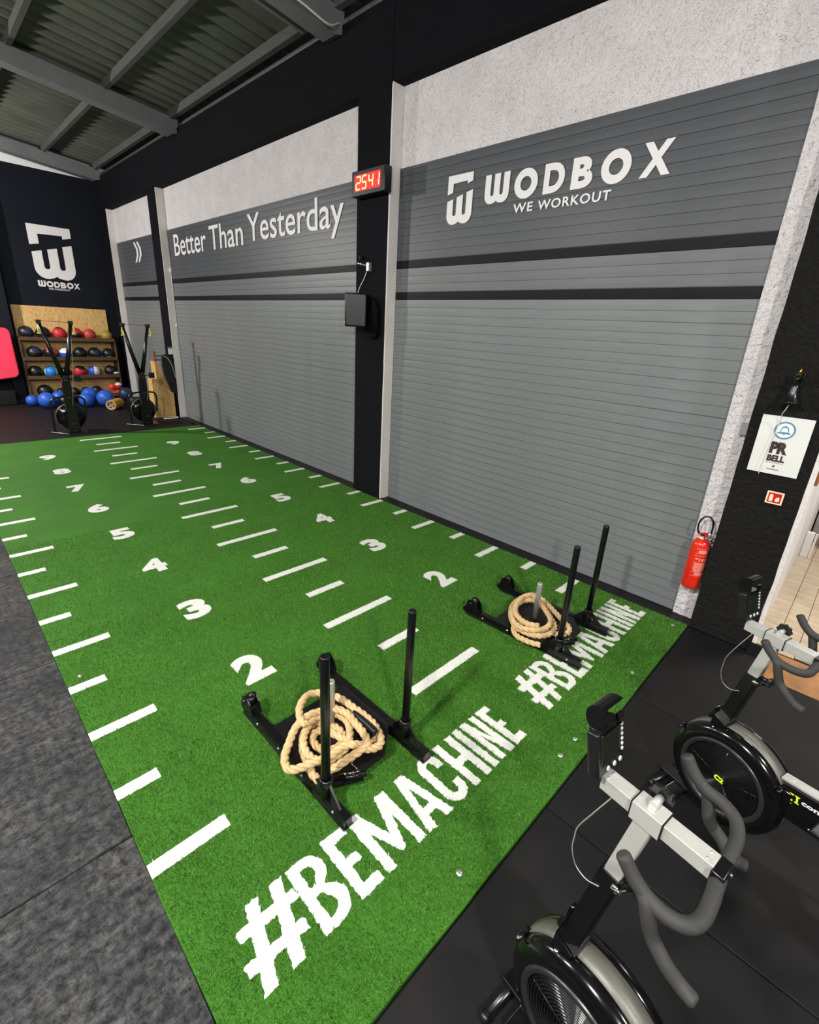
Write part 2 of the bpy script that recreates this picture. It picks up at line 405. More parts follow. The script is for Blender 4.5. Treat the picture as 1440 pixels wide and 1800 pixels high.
# ================================================================== SETTING
XS, XP = 4.28, 4.13          # shutter plane, pier face
YB = 15.75                   # end wall
XL, YN = -7.0, -6.0          # unseen far side and rear

# floor slab and its mats
fl = MB(); fl.box(XL, YN, -0.12, 4.5, YB+0.2, -0.022)
floor = struct('floor', fl, M['strip'])

def mat_tiles(rng, m, bevel=0.003):
    for (x0, y0, x1, y1) in rng:
        b = MB(); g = 0.0035
        b.box(-(x1-x0)/2+g, -(y1-y0)/2+g, -0.02, (x1-x0)/2-g, (y1-y0)/2-g, 0.0, bevel, seg=1)
        o = b.obj('rubber_mat', m, floor); o.location = ((x0+x1)/2, (y0+y1)/2, random.uniform(-0.0012, 0))
tiles = []
xs = [0.39-1.22*i for i in range(6, 0, -1)]+[0.39, 1.61, 2.83]
for i, x in enumerate([-0.83, 0.39, 1.61, 2.83]):
    for (a, b_) in ((-1.90, -0.06), (-3.74, -1.90)):
        tiles.append((x, a, x+(1.22 if x < 2.8 else 1.26), b_))
mat_tiles(tiles, M['rubber'])
ty = [-5.33, -3.70, -2.06, -0.39, 1.235, 2.92, 4.56, 6.2, 7.84, 9.48]
tl = []
for j in range(len(ty)-1):
    for x0, x1 in ((-1.25, 0.003), (-2.50, -1.25), (-3.75, -2.5), (-5.0, -3.75)):
        if ty[j+1] < 0 and x1 > -0.9: x1 = -0.83
        if x1 > -0.9 and ty[j] < 0 < ty[j+1]:
            tl.append((x0, ty[j], -0.83, -0.06)); tl.append((x0, -0.06, 0.003, ty[j+1])); continue
        tl.append((x0, ty[j], x1, ty[j+1]))
mat_tiles(tl, M['worn'])
tf = []
for j, (a, b_) in enumerate(((10.36, 11.9), (11.9, 13.5), (13.5, 15.1))):
    for x0 in (-1.1, 0.15, 1.4, 2.65):
        tf.append((x0, a, x0+1.25 if x0 < 2.6 else 3.98, b_))
tf += [(-1.1, 9.48, -0.005, 10.36)]
mat_tiles(tf, M['rubber'])
# black strip between turf and shutters
b = MB(); b.box(4.095, -0.06, -0.02, 4.44, 16, -0.002); struct('trim_1', b, M['strip'])

# shutter wall above the doors, jamb strips
def wallbox(name, m, *bx):
    b = MB()
    for q in bx: b.box(*q)
    return struct(name, b, m)
wallbox('wall_right', M['white_wall'], (XS+0.012, 0.05, 4.13, 4.5, 4.15, 4.98), (XS+0.012, 4.65, 4.13, 4.5, 11.6, 4.98), (XS+0.012, 12.0, 4.13, 4.5, 15.6, 4.98),
        )
wallbox('wall_beam', M['black_wall'], (XP, YN, 4.92, 4.5, YB, 5.68), (XP-0.006, 4.10, 4.9, 4.2, 4.70, 5.6))
# wavy white strip right of the first shutter
b = MB(); n = 60
L = [(0.118+0.006*noise.noise(Vector((0, 0, z*3.1))), z) for z in [4.92*i/n for i in range(n+1)]]
poly = [(-0.075, 0), ] + L + [(-0.075, 4.92)]
b.prism(poly, 0, 0.2, MX((0, 1, 0), (0, 0, 1), (1, 0, 0), (4.245, 0, 0)))
struct('wall_strip', b, M['white_wall'])
# piers (black) with white painted near reveals
def pier(name, y0, y1, face, ztop=4.93, rough=False, seed=0):
    b = MB(); n = 70
    poly = [(y0+0.004*noise.noise(Vector((seed, 0, 5*i/n*3))), ztop*i/n) for i in range(n+1)] + [(y1, ztop), (y1, 0)]
    b.prism(poly, 0, 4.5-face, MX((0, 1, 0), (0, 0, 1), (1, 0, 0), (face, 0, 0)))
    return struct(name, b, M['black_wall'])
pier('trim_2', 4.104, 4.70, XP, seed=1)
pier('trim_3', 11.55, 12.05, XP, seed=2)
pier('trim_4', 15.20, 15.78, XP, seed=3)
def reveal(name, y, seed):
    b = MB(); n = 70
    poly = [(XP-0.001+0.004*noise.noise(Vector((seed, 3, 15*i/n))), 4.92*i/n) for i in range(n+1)] + [(4.4, 4.92), (4.4, 0)]
    b.prism(poly, 0, 0.02, MX((1, 0, 0), (0, 0, 1), (0, -1, 0), (0, y, 0)))
    struct(name, b, M['jamb'])
reveal('trim_5', 4.104, 4); reveal('trim_6', 11.55, 5); reveal('trim_7', 15.20, 6)
# near pier beside the doorway: smooth black above, rough below
b = MB(); n = 90
poly = [(-0.062+0.006*noise.noise(Vector((9, 0, 20*i/n))), 5.7*i/n) for i in range(n+1)] + [(-0.512+0.010*noise.noise(Vector((4, 0, 22*i/n))), 5.7*i/n) for i in range(n, -1, -1)]
b.prism(poly, 0, 0.2, MX((0, 1, 0), (0, 0, 1), (1, 0, 0), (4.10, 0, 0)))
struct('wall_pier', b, M['black_rough'])
# wall beyond the doorway side: continues to the rear
wallbox('wall_rear_right', M['black_wall'], (4.10, YN, 0, 4.35, -2.0, 5.7), (4.10, -2.0, 2.35, 4.35, -0.51, 5.7))
# conduit lumps on the far white reveals
b = MB(); b.tube([(4.27, 11.52, 4.05), (4.265, 11.51, 3.2), (4.27, 11.52, 2.2), (4.265, 11.515, 1.6)], 0.012, 8)
b.lathe([(0, -0.05), (0.03, -0.045), (0.035, 0), (0.03, 0.045), (0, 0.05)], 12, Matrix.Translation((4.26, 11.50, 3.32)))
b.lathe([(0, -0.04), (0.02, -0.035), (0.025, 0), (0.02, 0.035), (0, 0.04)], 12, Matrix.Translation((4.262, 11.505, 2.15)))
tag(b.obj('wall_conduit', M['jamb']), 'white painted conduit running down the white reveal of the second shutter', 'conduit')

# end wall
wallbox('wall_back', M['navy_wall'], (XL, YB, 0, 4.5, YB+0.2, 5.62))
b = MB(); b.prism([(XL, 5.62), (4.5, 5.62), (4.5, 5.75), (XL, 7.1)], 0, 0.2, MX((1, 0, 0), (0, 0, 1), (0, -1, 0), (0, YB+0.2, 0))); struct('wall_gable', b, M['gable_lit'])
wallbox('wall_left', M['navy_wall'], (XL-0.2, YN, 0, XL, YB, 7.2))
wallbox('wall_front', M['navy_wall'], (XL, YN-0.2, 0, 4.5, YN, 7.2))
# square dark post on the end wall, left of the ball rack
wallbox('trim_8', M['navy_wall'], (1.44, 15.48, 0, 1.68, YB, 5.6))

# roof: corrugated sheet, purlins, rafters
def ztop(x): return 5.80+0.105*(4.15-x)
b = MB(); pitch = 0.30; ys = np.arange(YN, YB+0.01, pitch/8)
va = [b.b.verts.new((4.6, y, ztop(4.6)+0.16+0.042*math.sin(2*PI*y/pitch))) for y in ys]
vb = [b.b.verts.new((XL, y, ztop(XL)+0.16+0.042*math.sin(2*PI*y/pitch))) for y in ys]
b._tag([b.b.faces.new((va[i], va[i+1], vb[i+1], vb[i])) for i in range(len(ys)-1)], True)
ceiling = struct('ceiling', b, M['ceiling'])
# smooth sheet where the roof panel is flat
b = MB(); b.prism([(4.35, ztop(4.35)+0.118), (2.9, ztop(2.9)+0.118), (2.9, ztop(2.9)+0.112), (4.35, ztop(4.35)+0.112)], 0, 0.95, MX((1, 0, 0), (0, 0, 1), (0, 1, 0), (0, 5.25, 0)))
b.obj('flat_sheet', M['ceiling'], ceiling)
for x in (3.0, 1.72, 0.44, -0.84, -2.1, -3.4, -4.7):
    b = MB(); b.box(x-0.035, YN, ztop(x)+0.0, x+0.035, YB, ztop(x)+0.125); b.obj('purlin', M['purlin'], ceiling)
b = MB(); b.box(4.02, YN, 5.80, 4.10, YB, 5.93); b.obj('purlin', M['purlin'], ceiling)
b = MB(); b.tube([(4.19, YN, 5.72), (4.19, YB, 5.72)], 0.045, 10); b.obj('edge_tube', M['purlin'], ceiling)
for y in (-0.1, 5.02, 10.1, 15.3):
    b = MB(); x0, x1 = 4.16, XL
    b.prism([(x0, ztop(x0)-0.20), (x0-0.12, ztop(x0)-0.235), (x1, ztop(x1)-0.18), (x1, ztop(x1)), (x0, ztop(x0)+0.02)], 0, 0.26, MX((1, 0, 0), (0, 0, 1), (0, -1, 0), (0, y+0.26, 0)))
    b.obj('rafter', M['rafter'], ceiling)
    b = MB(); b.prism([(x0-0.25, ztop(x0)-0.13), (x1, ztop(x1)-0.12), (x1, ztop(x1)-0.05), (x0-0.25, ztop(x0)-0.05)], 0, 0.05, MX((1, 0, 0), (0, 0, 1), (0, -1, 0), (0, y+0.52, 0)))
    b.obj('brace', M['rafter'], ceiling)
b = MB(); b.tube(smooth_path([(3.1, 4.93, 5.66), (3.5, 4.9, 5.60), (3.85, 4.92, 5.56), (4.05, 5.0, 5.66), (4.12, 5.05, 5.70)], 6), 0.010, 6)
tag(b.obj('ceiling_cable', M['jamb']), 'thin pale cable sagging under the nearest rafter end', 'cable')

# hall lamps (fixtures hang outside the picture; each carries its own light)
for i, (x, y, z, e, e2) in enumerate(LAMPS):
    t = thing('ceiling_lamp', 'square white lamp hanging under the roof, number %s from the doorway side' % ['one', 'two', 'three', 'four', 'five', 'six'][i], 'lamp', (x, y, z))
    t['label'] = ['square lamp hanging level with the first sled', 'square lamp hanging level with the digital clock', 'square lamp hanging level with the far end of the turf',
                  'square lamp hanging nearest the end wall', 'square lamp hanging behind the camera on the worn floor side', 'square lamp hanging behind the camera near the bikes'][i]
    b = MB(); b.box(-0.26, -0.26, 0.02, 0.26, 0.26, 0.09, 0.01); b.tube([(0, 0, 0.09), (0, 0, ztop(x)-z)], 0.008, 6); b.obj('housing', M['grey_box'], t)
    b = MB(); b.box(-0.23, -0.23, 0.008, 0.23, 0.23, 0.02); b.obj('diffuser', M['lamp_glow'], t)
    ld = bpy.data.lights.new('lamp_light', 'AREA'); ld.shape = 'SQUARE'; ld.size = 0.42; ld.energy = e; ld.color = LAMP_COL
    lo = link('lamp_light', ld, t, (0, 0, 0.0))
    ld = bpy.data.lights.new('lamp_glow', 'POINT'); ld.shadow_soft_size = 0.09; ld.energy = e2; ld.color = LAMP_COL; link('lamp_glow', ld, t, (0, 0, -0.18))

# ------------------------------------------------------------------ shutters: one door each, every slat a part
SP = 0.0898
def slat_mesh(width, name, m):
    b = MB(); h = SP
    prof = [(0.007, 0.0), (0.007, 0.0032), (0.0004, 0.0043), (-0.0004, h*0.5), (0.0002, h-0.0002), (0.012, h-0.0002), (0.012, 0.0)]
    b.prism(prof, -width/2, width/2, MX((1, 0, 0), (0, 0, 1), (0, 1, 0), (0, 0, 0)))
    return b.mesh(name, m)
def shutter(name, y0, y1):
    d = link(name, None, None, (XS, (y0+y1)/2, 0)); d['kind'] = 'structure'
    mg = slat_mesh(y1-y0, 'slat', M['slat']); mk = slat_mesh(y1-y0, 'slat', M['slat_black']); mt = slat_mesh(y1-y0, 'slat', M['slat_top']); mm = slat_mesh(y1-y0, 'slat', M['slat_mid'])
    for i in range(46):
        z = i*SP-0.003
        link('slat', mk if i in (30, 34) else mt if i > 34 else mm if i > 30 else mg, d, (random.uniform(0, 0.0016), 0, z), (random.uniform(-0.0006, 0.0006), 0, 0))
    b = MB(); b.box(0.012, -(y1-y0)/2, 0, 0.03, (y1-y0)/2, 4.14); b.obj('backing', M['slat_black'], d)
    return d
door1 = shutter('door_1', 0.105, 4.10); door2 = shutter('door_2', 4.69, 11.55); door3 = shutter('door_3', 12.04, 15.21)
def wall_mtx(ox, oy, oz, parent=None):
    """text drawn on the shutter plane: reading direction -y, up +z, facing -x"""
    px, py = (parent.location.x, parent.location.y) if parent else (0, 0)
    return MX((0, -1, 0), (0, 0, 1), (-1, 0, 0), (ox-px, oy-py, oz))
TX = XS-0.006
def flat(b, parent, ya, z0, name, m=None):
    place_bm(b, wall_mtx(TX, ya, z0, parent), name, m or M['print_white'], parent)
def box_poly(p, w_, h_): return poly_fill([[(x*w_, y*h_) for x, y in p]])
def ring_bm(w_, h_, k=0.47, depth=0.003, n=36):
    b = bmesh.new(); cx, cy = w_/2, h_/2
    loops = [[b.verts.new((cx+a*math.cos(2*PI*i/n), cy+c*math.sin(2*PI*i/n), z)) for i in range(n)] for a, c, z in ((cx, cy, 0), (cx, cy, depth), (cx*k, cy*k, depth), (cx*k, cy*k, 0))]
    for A, B in zip(loops, loops[1:]+loops[:1]):
        for i in range(n): b.faces.new((A[i], A[(i+1) % n], B[(i+1) % n], B[i]))
    return b
flat(box_poly(w_poly(0.76, 0.90, 1.0), 0.35, 0.31), door1, 3.295, 3.46, 'logo_mark')
flat(box_poly(f_poly(), 0.342, 0.178), door1, 3.296, 3.753, 'logo_mark')
for ch, ya, yb in (('W', 2.785, 2.49), ('O', 2.427, 2.168), ('D', 2.10, 1.888), ('B', 1.818, 1.618), ('O', 1.545, 1.288), ('X', 1.207, 0.965)):
    wd = ya-yb
    if ch == 'W': q = box_poly(w_poly(), wd, 0.262); z0 = 3.602
    elif ch == 'O': q = ring_bm(wd, 0.256); z0 = 3.602
    else: q = text_bm(ch, bold=0.05, fit=(0, 0, wd, 0.245)); z0 = 3.610
    flat(q, door1, ya, z0, 'letter')
flat(text_bm('WE', bold=0.02, spacing=1.15, fit=(0, 0, 0.222, 0.08)), door1, 2.413, 3.487, 'lettering')
flat(text_bm('WORKOUT', bold=0.02, spacing=1.15, fit=(0, 0, 0.712, 0.08)), door1, 2.134, 3.485, 'lettering')
flat(text_bm('Better', bold=0.006, fit=(0, 0, 1.62, 0.42)), door2, 11.18, 3.59, 'lettering')
flat(text_bm('Than', bold=0.006, fit=(0, 0, 1.35, 0.42)), door2, 9.39, 3.59, 'lettering')
flat(text_bm('Yesterday', bold=0.006, fit=(0, 0, 2.70, 0.55)), door2, 7.86, 3.495, 'lettering')
for ya in (13.83, 13.60):
    flat(poly_fill([[(0, 0.0), (0.17, 0.16), (0.17, 0.30), (0, 0.46), (0.11, 0.46), (0.29, 0.31), (0.29, 0.15), (0.11, 0.0)]]), door3, ya, 3.59, 'chevron')

# logo on the end wall
def bw(x, z): return MX((1, 0, 0), (0, 0, 1), (0, -1, 0), (x, YB-0.001, z))
t = thing('wall_logo', 'white logo and club name painted on the dark end wall above the ball rack', 'logo', (0, 0, 0))
place_bm(box_poly(f_poly(), 0.93, 0.48), bw(2.42, 3.885), 'logo_mark', M['print_white'], t)
place_bm(box_poly(w_poly(0.74, 0.88, 1.0), 0.90, 0.86), bw(2.435, 3.105), 'logo_mark', M['print_white'], t)
for ch, x0, x1 in (('W', 2.445, 2.61), ('O', 2.625, 2.775), ('D', 2.79, 2.92), ('B', 2.935, 3.06), ('O', 3.075, 3.225), ('X', 3.235, 3.37)):
    q = box_poly(w_poly(), x1-x0, 0.15) if ch == 'W' else ring_bm(x1-x0, 0.15) if ch == 'O' else text_bm(ch, bold=0.05, fit=(0, 0, x1-x0, 0.142))
    place_bm(q, bw(x0, 2.905), 'letter', M['print_white'], t)
place_bm(text_bm('WE WORKOUT', bold=0.01, fit=(0, 0, 0.48, 0.05)), bw(2.655, 2.84), 'lettering', M['print_white'], t)

# ================================================================== TURF
turf = thing('turf_track', 'green artificial turf track with white yard marks, numbers and two slogans', 'turf')
TW = 4.09; TY0, TY1 = -0.052, 10.36
b = MB(); n = 60
def wob(t, s): return 0.006*noise.noise(Vector((t*1.7, s, 0)))
poly = [(wob(y, 1), y) for y in np.linspace(TY0, TY1, n)] + [(x, TY1+wob(x, 2)+(0.14 if x > 3.9 else 0)*0) for x in np.linspace(0.1, TW-0.1, 20)] + [(TW+wob(y, 3), y) for y in np.linspace(TY1, TY0, n)] + [(x, TY0+wob(x, 4)) for x in np.linspace(TW-0.1, 0.1, 20)]
b.prism(poly, -0.02, 0.006)
b.obj('turf_base', M['turf'], turf)
GZ = 0.0060
mark_bms = []
def mark(bm_, mtx, name):
    o = place_bm(bm_, mtx, name, M['turf_w'], turf); mark_bms.append(o); return o
def bar_bm(x0, x1, y):
    b = bmesh.new(); n = 14; h = 0.0375
    lo = [(x0+(x1-x0)*i/n, y-h+0.003*noise.noise(Vector((i*1.3, y*9, x0)))) for i in range(n+1)]
    hi = [(x0+(x1-x0)*i/n, y+h+0.003*noise.noise(Vector((i*1.3, y*7, x0+5)))) for i in range(n, -1, -1)]
    return poly_fill([lo+hi], 0.003)
I = Matrix.Translation((0, 0, GZ))
for k in range(19):
    y = 1+0.5*k; long = k % 2 == 0
    mark(bar_bm(0.0, 0.36 if long else 0.21, y), I, 'yard_mark')
    mark(bar_bm(2.026-(0.357 if long else 0.197), 2.026+(0.357 if long else 0.197), y), I, 'yard_mark')
    mark(bar_bm(4.088-(0.375 if long else 0.225), 4.083, y), I, 'yard_mark')
for d in range(2, 10):
    for cx in (0.99, 3.015):
        mark(text_bm(str(d), bold=0.055, depth=0.003, fit=(-0.112, -0.155, 0.112, 0.155)), Matrix.Translation((cx, d-0.055, GZ)), 'number')
W_ = 0.050   # stroke width, letters 0..w wide and 0..0.325 tall
def block(ch, w):
    H = 0.325; t = W_
    if ch == 'E': return [[(0, 0), (0, H), (w, H), (w, H-t), (t, H-t), (t, H/2+t*.45), (w*.85, H/2+t*.45), (w*.85, H/2-t*.5), (t, H/2-t*.5), (t, t), (w, t), (w, 0)]]
    if ch == 'H': return [[(0, 0), (0, H), (t, H), (t, H/2+t*.5), (w-t, H/2+t*.5), (w-t, H), (w, H), (w, 0), (w-t, 0), (w-t, H/2-t*.5), (t, H/2-t*.5), (t, 0)]]
    if ch == 'I': return [[(0, 0), (0, H), (w, H), (w, 0)]]
    if ch == 'N': return [[(0, 0), (0, H), (t, H), (w-t*.9, .12), (w-t*.9, H), (w, H), (w, 0), (w-t, 0), (t*.9, H-.12), (t*.9, 0)]]
    if ch == 'M': return [[(0, 0), (0, H), (t*1.25, H), (w/2, .13), (w-t*1.25, H), (w, H), (w, 0), (w-t, 0), (w-t, .20), (w/2+.012, .03), (w/2-.012, .03), (t, .20), (t, 0)]]
    if ch == 'A': return [([(0, 0), (w/2-t*.62, H), (w/2+t*.62, H), (w, 0), (w-t*1.05, 0), (w-t*1.28, .065), (t*1.28, .065), (t*1.05, 0)], [(w/2, H-.085), (w/2-.026, .11), (w/2+.026, .11)])]
    if ch == 'C':
        r = w/2; o = [(w, .215), (w, H-r)]+[(r+r*math.cos(R(a)), H-r+r*math.sin(R(a))) for a in range(20, 161, 20)]+[(0, H-r), (0, r)]+[(r+r*math.cos(R(a)), r+r*math.sin(R(a))) for a in range(200, 341, 20)]+[(w, r), (w, .11)]
        q = r-t; i_ = [(w-t, .11), (w-t, r)]+[(r+q*math.cos(R(a)), r+q*math.sin(R(a))) for a in range(-20, -161, -20)]+[(t, r), (t, H-r)]+[(r+q*math.cos(R(a)), H-r+q*math.sin(R(a))) for a in range(160, 19, -20)]+[(w-t, H-r), (w-t, .215)]
        return [o+i_]
    if ch == 'B':
        m = H*.52; a1 = (H-m)/2; a2 = m/2; x1 = w-a1*.9; x2 = w-a2*.95
        o = [(0, 0), (0, H), (x1-.01, H)]+[(x1-.01+a1*.9*math.cos(R(a)), m+a1+a1*math.sin(R(a))) for a in range(75, -61, -15)]+[(x1+.012, m-.004)]+[(x2+a2*.95*math.cos(R(a)), a2+a2*math.sin(R(a))) for a in range(60, -76, -15)]+[(x2, 0)]
        u = t*.85
        h1 = [(t, m+u*.5), (t, H-u), (x1-.02, H-u)]+[(x1-.02+(a1-u)*.8*math.cos(R(a)), m+a1+(a1-u)*.9*math.sin(R(a))) for a in range(60, -61, -20)]+[(x1-.02, m+u*.5)]
        h2 = [(t, u), (t, m-u*.5), (x2-.01, m-u*.5)]+[(x2-.01+(a2-u)*.8*math.cos(R(a)), a2+(a2-u)*.85*math.sin(R(a))) for a in range(60, -61, -20)]+[(x2-.01, u)]
        return [(o, h1, h2)]
    # hash: two leaning strokes, two bars
    k = w/0.262; v = lambda xb, xt: [((xb-.029)*k, 0), ((xt-.029)*k, H), ((xt+.029)*k, H), ((xb+.029)*k, 0)]
    hz = lambda xl, xr, yl, yr: [(xl*k, yl-.025), (xl*k, yl+.025), (xr*k, yr+.025), (xr*k, yr-.025)]
    return [v(.040, .128), v(.162, .240), hz(.022, .285, .235, .222), hz(-.002, .258, .112, .100)]
LET = [('#', 0.145, 0.405), ('B', 0.432, 0.600), ('E', 0.622, 0.750), ('M', 0.778, 1.030), ('A', 1.050, 1.235), ('C', 1.252, 1.402), ('H', 1.425, 1.580), ('I', 1.603, 1.652), ('N', 1.678, 1.815), ('E', 1.838, 1.945)]
for off, yo in ((0.0, 0.0), (2.085, 0.008)):
    for ch, x0, x1 in LET:
        kx = 1.0 if not off else 0.985
        xx0 = off+0.145+(x0-0.145)*kx; xx1 = off+0.145+(x1-0.145)*kx; y0_ = 0.265+yo
        ps = block(ch, xx1-xx0); sh = lambda lp: fine([(x+xx0, y+y0_) for x, y in lp], seed=xx0)
        if ch == '#':   # one mesh, the crossing pieces a hair apart in height
            bb = bmesh.new()
            for i_, lp in enumerate(ps):
                q = poly_fill([sh(lp)], 0.003); q.transform(Matrix.Translation((0, 0, 0.0002*i_))); tmp = bpy.data.meshes.new('tmp'); q.to_mesh(tmp); q.free(); bb.from_mesh(tmp); bpy.data.meshes.remove(tmp)
            q = bb
        else: q = poly_fill([tuple(sh(lp) for lp in p) if isinstance(p, tuple) else sh(p) for p in ps], 0.003)
        mark(q, I, 'letter')
for x, y in ((1.012, 0.045), (1.961, 0.044), (2.143, 0.041), (3.06, 0.04), (3.986, 0.041), (0.086, 2.622)):
    b = MB(); b.lathe([(0, 0.008), (0.006, 0.007), (0.014, 0.003), (0.016, 0)], 12); o = b.obj('stud', M['stud'], turf); o.location = (x, y, 0.010)

# grass blades (stuff): real blades near the camera, the pile's relief takes over beyond
def blades():
    bm_ = bmesh.new()
    for o in mark_bms:
        bm_.from_mesh(o.data)
    tree = BVHTree.FromBMesh(bm_); bm_.free()
    rng = np.random.default_rng(3)
    zones = [(-0.05, 1.6, 21000), (1.6, 3.2, 12000), (3.2, 5.2, 6500)]
    P = []
    for y0, y1, dens in zones:
        n_ = int((y1-y0)*TW*dens); P.append(np.stack([rng.uniform(0.003, TW-0.003, n_), rng.uniform(y0, y1, n_)], 1))
    P = np.concatenate(P)
    white = np.zeros(len(P), bool); down = Vector((0, 0, -1))
    for i, (x, y) in enumerate(P):
        if tree.ray_cast(Vector((x, y, 0.5)), down)[0] is not None: white[i] = True
    for nm, sel, m, hh in (('turf_pile', ~white, M['blade'], (0.010, 0.019)), ('white_pile', white, M['blade_w'], (0.007, 0.013))):
        Q = P[sel]; n_ = len(Q); a = rng.uniform(0, 2*PI, n_); h = rng.uniform(hh[0], hh[1], n_); wd = rng.uniform(0.0016, 0.0030, n_)
        ln = rng.normal(0, 0.0055, (n_, 2)); z0 = 0.005
        V = np.zeros((n_, 3, 3))
        V[:, 0, :2] = Q+np.stack([np.cos(a)*wd, np.sin(a)*wd], 1); V[:, 1, :2] = Q-np.stack([np.cos(a)*wd, np.sin(a)*wd], 1); V[:, :2, 2] = z0
        V[:, 2, :2] = Q+ln; V[:, 2, 2] = z0+h
        me = bpy.data.meshes.new(nm); me.vertices.add(3*n_); me.vertices.foreach_set('co', V.reshape(-1))
        me.loops.add(3*n_); me.loops.foreach_set('vertex_index', np.arange(3*n_, dtype=np.int32))
        me.polygons.add(n_); me.polygons.foreach_set('loop_start', np.arange(0, 3*n_, 3, dtype=np.int32))
        me.update(calc_edges=True); me.materials.append(m)
        o = link(nm, me, turf); o['kind'] = 'stuff'
blades()

# ================================================================== SLEDS
def make_sled(label, loc, rz, yaw_h=0.93):
    """local: x across, y length (0 = near end with the push posts, 1.06 = far end)"""
    t = thing('push_sled', label, 'sled', loc, rz, 'push sleds on the turf')
    S = M['steel_black']; H = 0.285
    for s in (-1, 1):
        b = MB()
        prof = [(0.0, 0.016), (0.02, 0.004), (1.02, 0.004), (1.065, 0.03), (1.065, 0.062), (0.0, 0.062)]
        b.prism(prof, -0.022, 0.022, MX((0, 1, 0), (0, 0, 1), (1, 0, 0), (s*H, 0, 0)))
        b.box(s*H-0.030, 0.0, 0.0, s*H+0.030, 1.03, 0.010)
        sk = b.obj('skid', S, t)
        for yb in (0.1, 0.38, 0.62, 0.86):
            b = MB(); b.lathe([(0, 0.006), (0.006, 0.005), (0.008, 0)], 10, MX((0, 1, 0), (0, 0, 1), (1, 0, 0), (s*H+s*0.022, yb, 0.03)) if s > 0 else MX((0, 0, 1), (0, 1, 0), (-1, 0, 0), (-H-0.022, yb, 0.03)))
            b.obj('bolt', M['stud'], sk)
        # push post and its socket
        b = MB(); b.tube([(s*H, 0.185, 0.07), (s*H, 0.185, yaw_h-0.006), (s*H, 0.185, yaw_h)], [0.0235, 0.0235, 0.021], 20); b.obj('push_post', S, t)
        b = MB(); b.lathe([(0.0245, 0.06), (0.036, 0.06), (0.036, 0.165), (0.030, 0.172), (0.0245, 0.172)], 20, Matrix.Translation((s*H, 0.185, 0)))
        b.prism([(0.06, 0.06), (0.135, 0.06), (0.155, 0.15)], -0.006, 0.006, MX((0, 1, 0), (0, 0, 1), (1, 0, 0), (s*H, 0, 0)))
        b.prism([(0.21, 0.06), (0.30, 0.06), (0.215, 0.15)], -0.006, 0.006, MX((0, 1, 0), (0, 0, 1), (1, 0, 0), (s*H, 0, 0)))
        b.obj('post_socket', S, t)
        # far socket: two lugs and a short collar
        b = MB()
        lug = [(0.90, 0.06), (1.03, 0.06), (1.03, 0.10), (1.015, 0.145), (0.985, 0.165), (0.955, 0.160), (0.925, 0.13)]
        for o_ in (-0.034, 0.026): b.prism(lug, 0, 0.008, MX((0, 1, 0), (0, 0, 1), (1, 0, 0), (s*H+o_, 0, 0)))
        b.lathe([(0.018, 0.10), (0.030, 0.10), (0.030, 0.158), (0.018, 0.158), (0.018, 0.10)], 18, Matrix.Translation((s*H, 0.972, 0)))
        so = b.obj('far_socket', S, t)
        b = MB(); b.lathe([(0, 0.012), (0.012, 0.010), (0.013, 0)], 6, MX((0, 1, 0), (0, 0, 1), (s, 0, 0), (s*(H+0.034), 0.985, 0.125))); b.obj('bolt', M['plastic_matte'], so)
    # deck plate with a narrowing near end
    b = MB()
    b.prism([(-H+0.02, 0.23), (-H+0.02, 0.76), (H-0.02, 0.76), (H-0.02, 0.30), (0.10, 0.16), (-0.10, 0.16)], 0.045, 0.053)
    b.box(-H+0.02, 0.745, 0.02, H-0.02, 0.765, 0.05); b.obj('deck_plate', M['plastic_matte'], t)
    b = MB(); b.tube([(-0.20, 0.225, 0.050), (-0.055, 0.135, 0.060)], 0.015, 12); b.prism([(-.20, .26), (-.05, .17), (-.08, .13), (-.22, .20)], .030, .045); b.obj('tow_tube', S, t)
    b = MB(); b.tube([(-0.175, 0.218, 0.070), (-0.080, 0.158, 0.076)], 0.005, 8); b.tube([(-0.085, 0.160, 0.078), (-0.100, 0.215, 0.100)], 0.004, 8); b.tube([(-0.100, 0.215, 0.100), (-0.075, 0.225, 0.090)], 0.006, 8)
    for f_ in (.25, .65): b.lathe([(0, 0.009), (0.007, 0.007), (0.009, 0), (0.007, -0.007), (0, -0.009)], 10, Matrix.Translation((-0.175+.095*f_, 0.218-.06*f_, 0.0725)))
    b.obj('locking_pin', M['chrome'], t)
    # weight peg
    b = MB(); b.tube([(0, 0.53, 0.05), (0, 0.53, 0.385), (0, 0.53, 0.392)], [0.023, 0.023, 0.020], 20); b.obj('weight_peg', M['steel'], t)
    return t
sledA = make_sled('black push sled nearer the camera with coiled rope and two upright posts', (1.055, 0.555, 0.012), 0.0, 0.918)
sledB = make_sled('black push sled closer to the shutter, its posts over the second slogan', (3.085, 0.35, 0.012), R(3.5), 0.945)

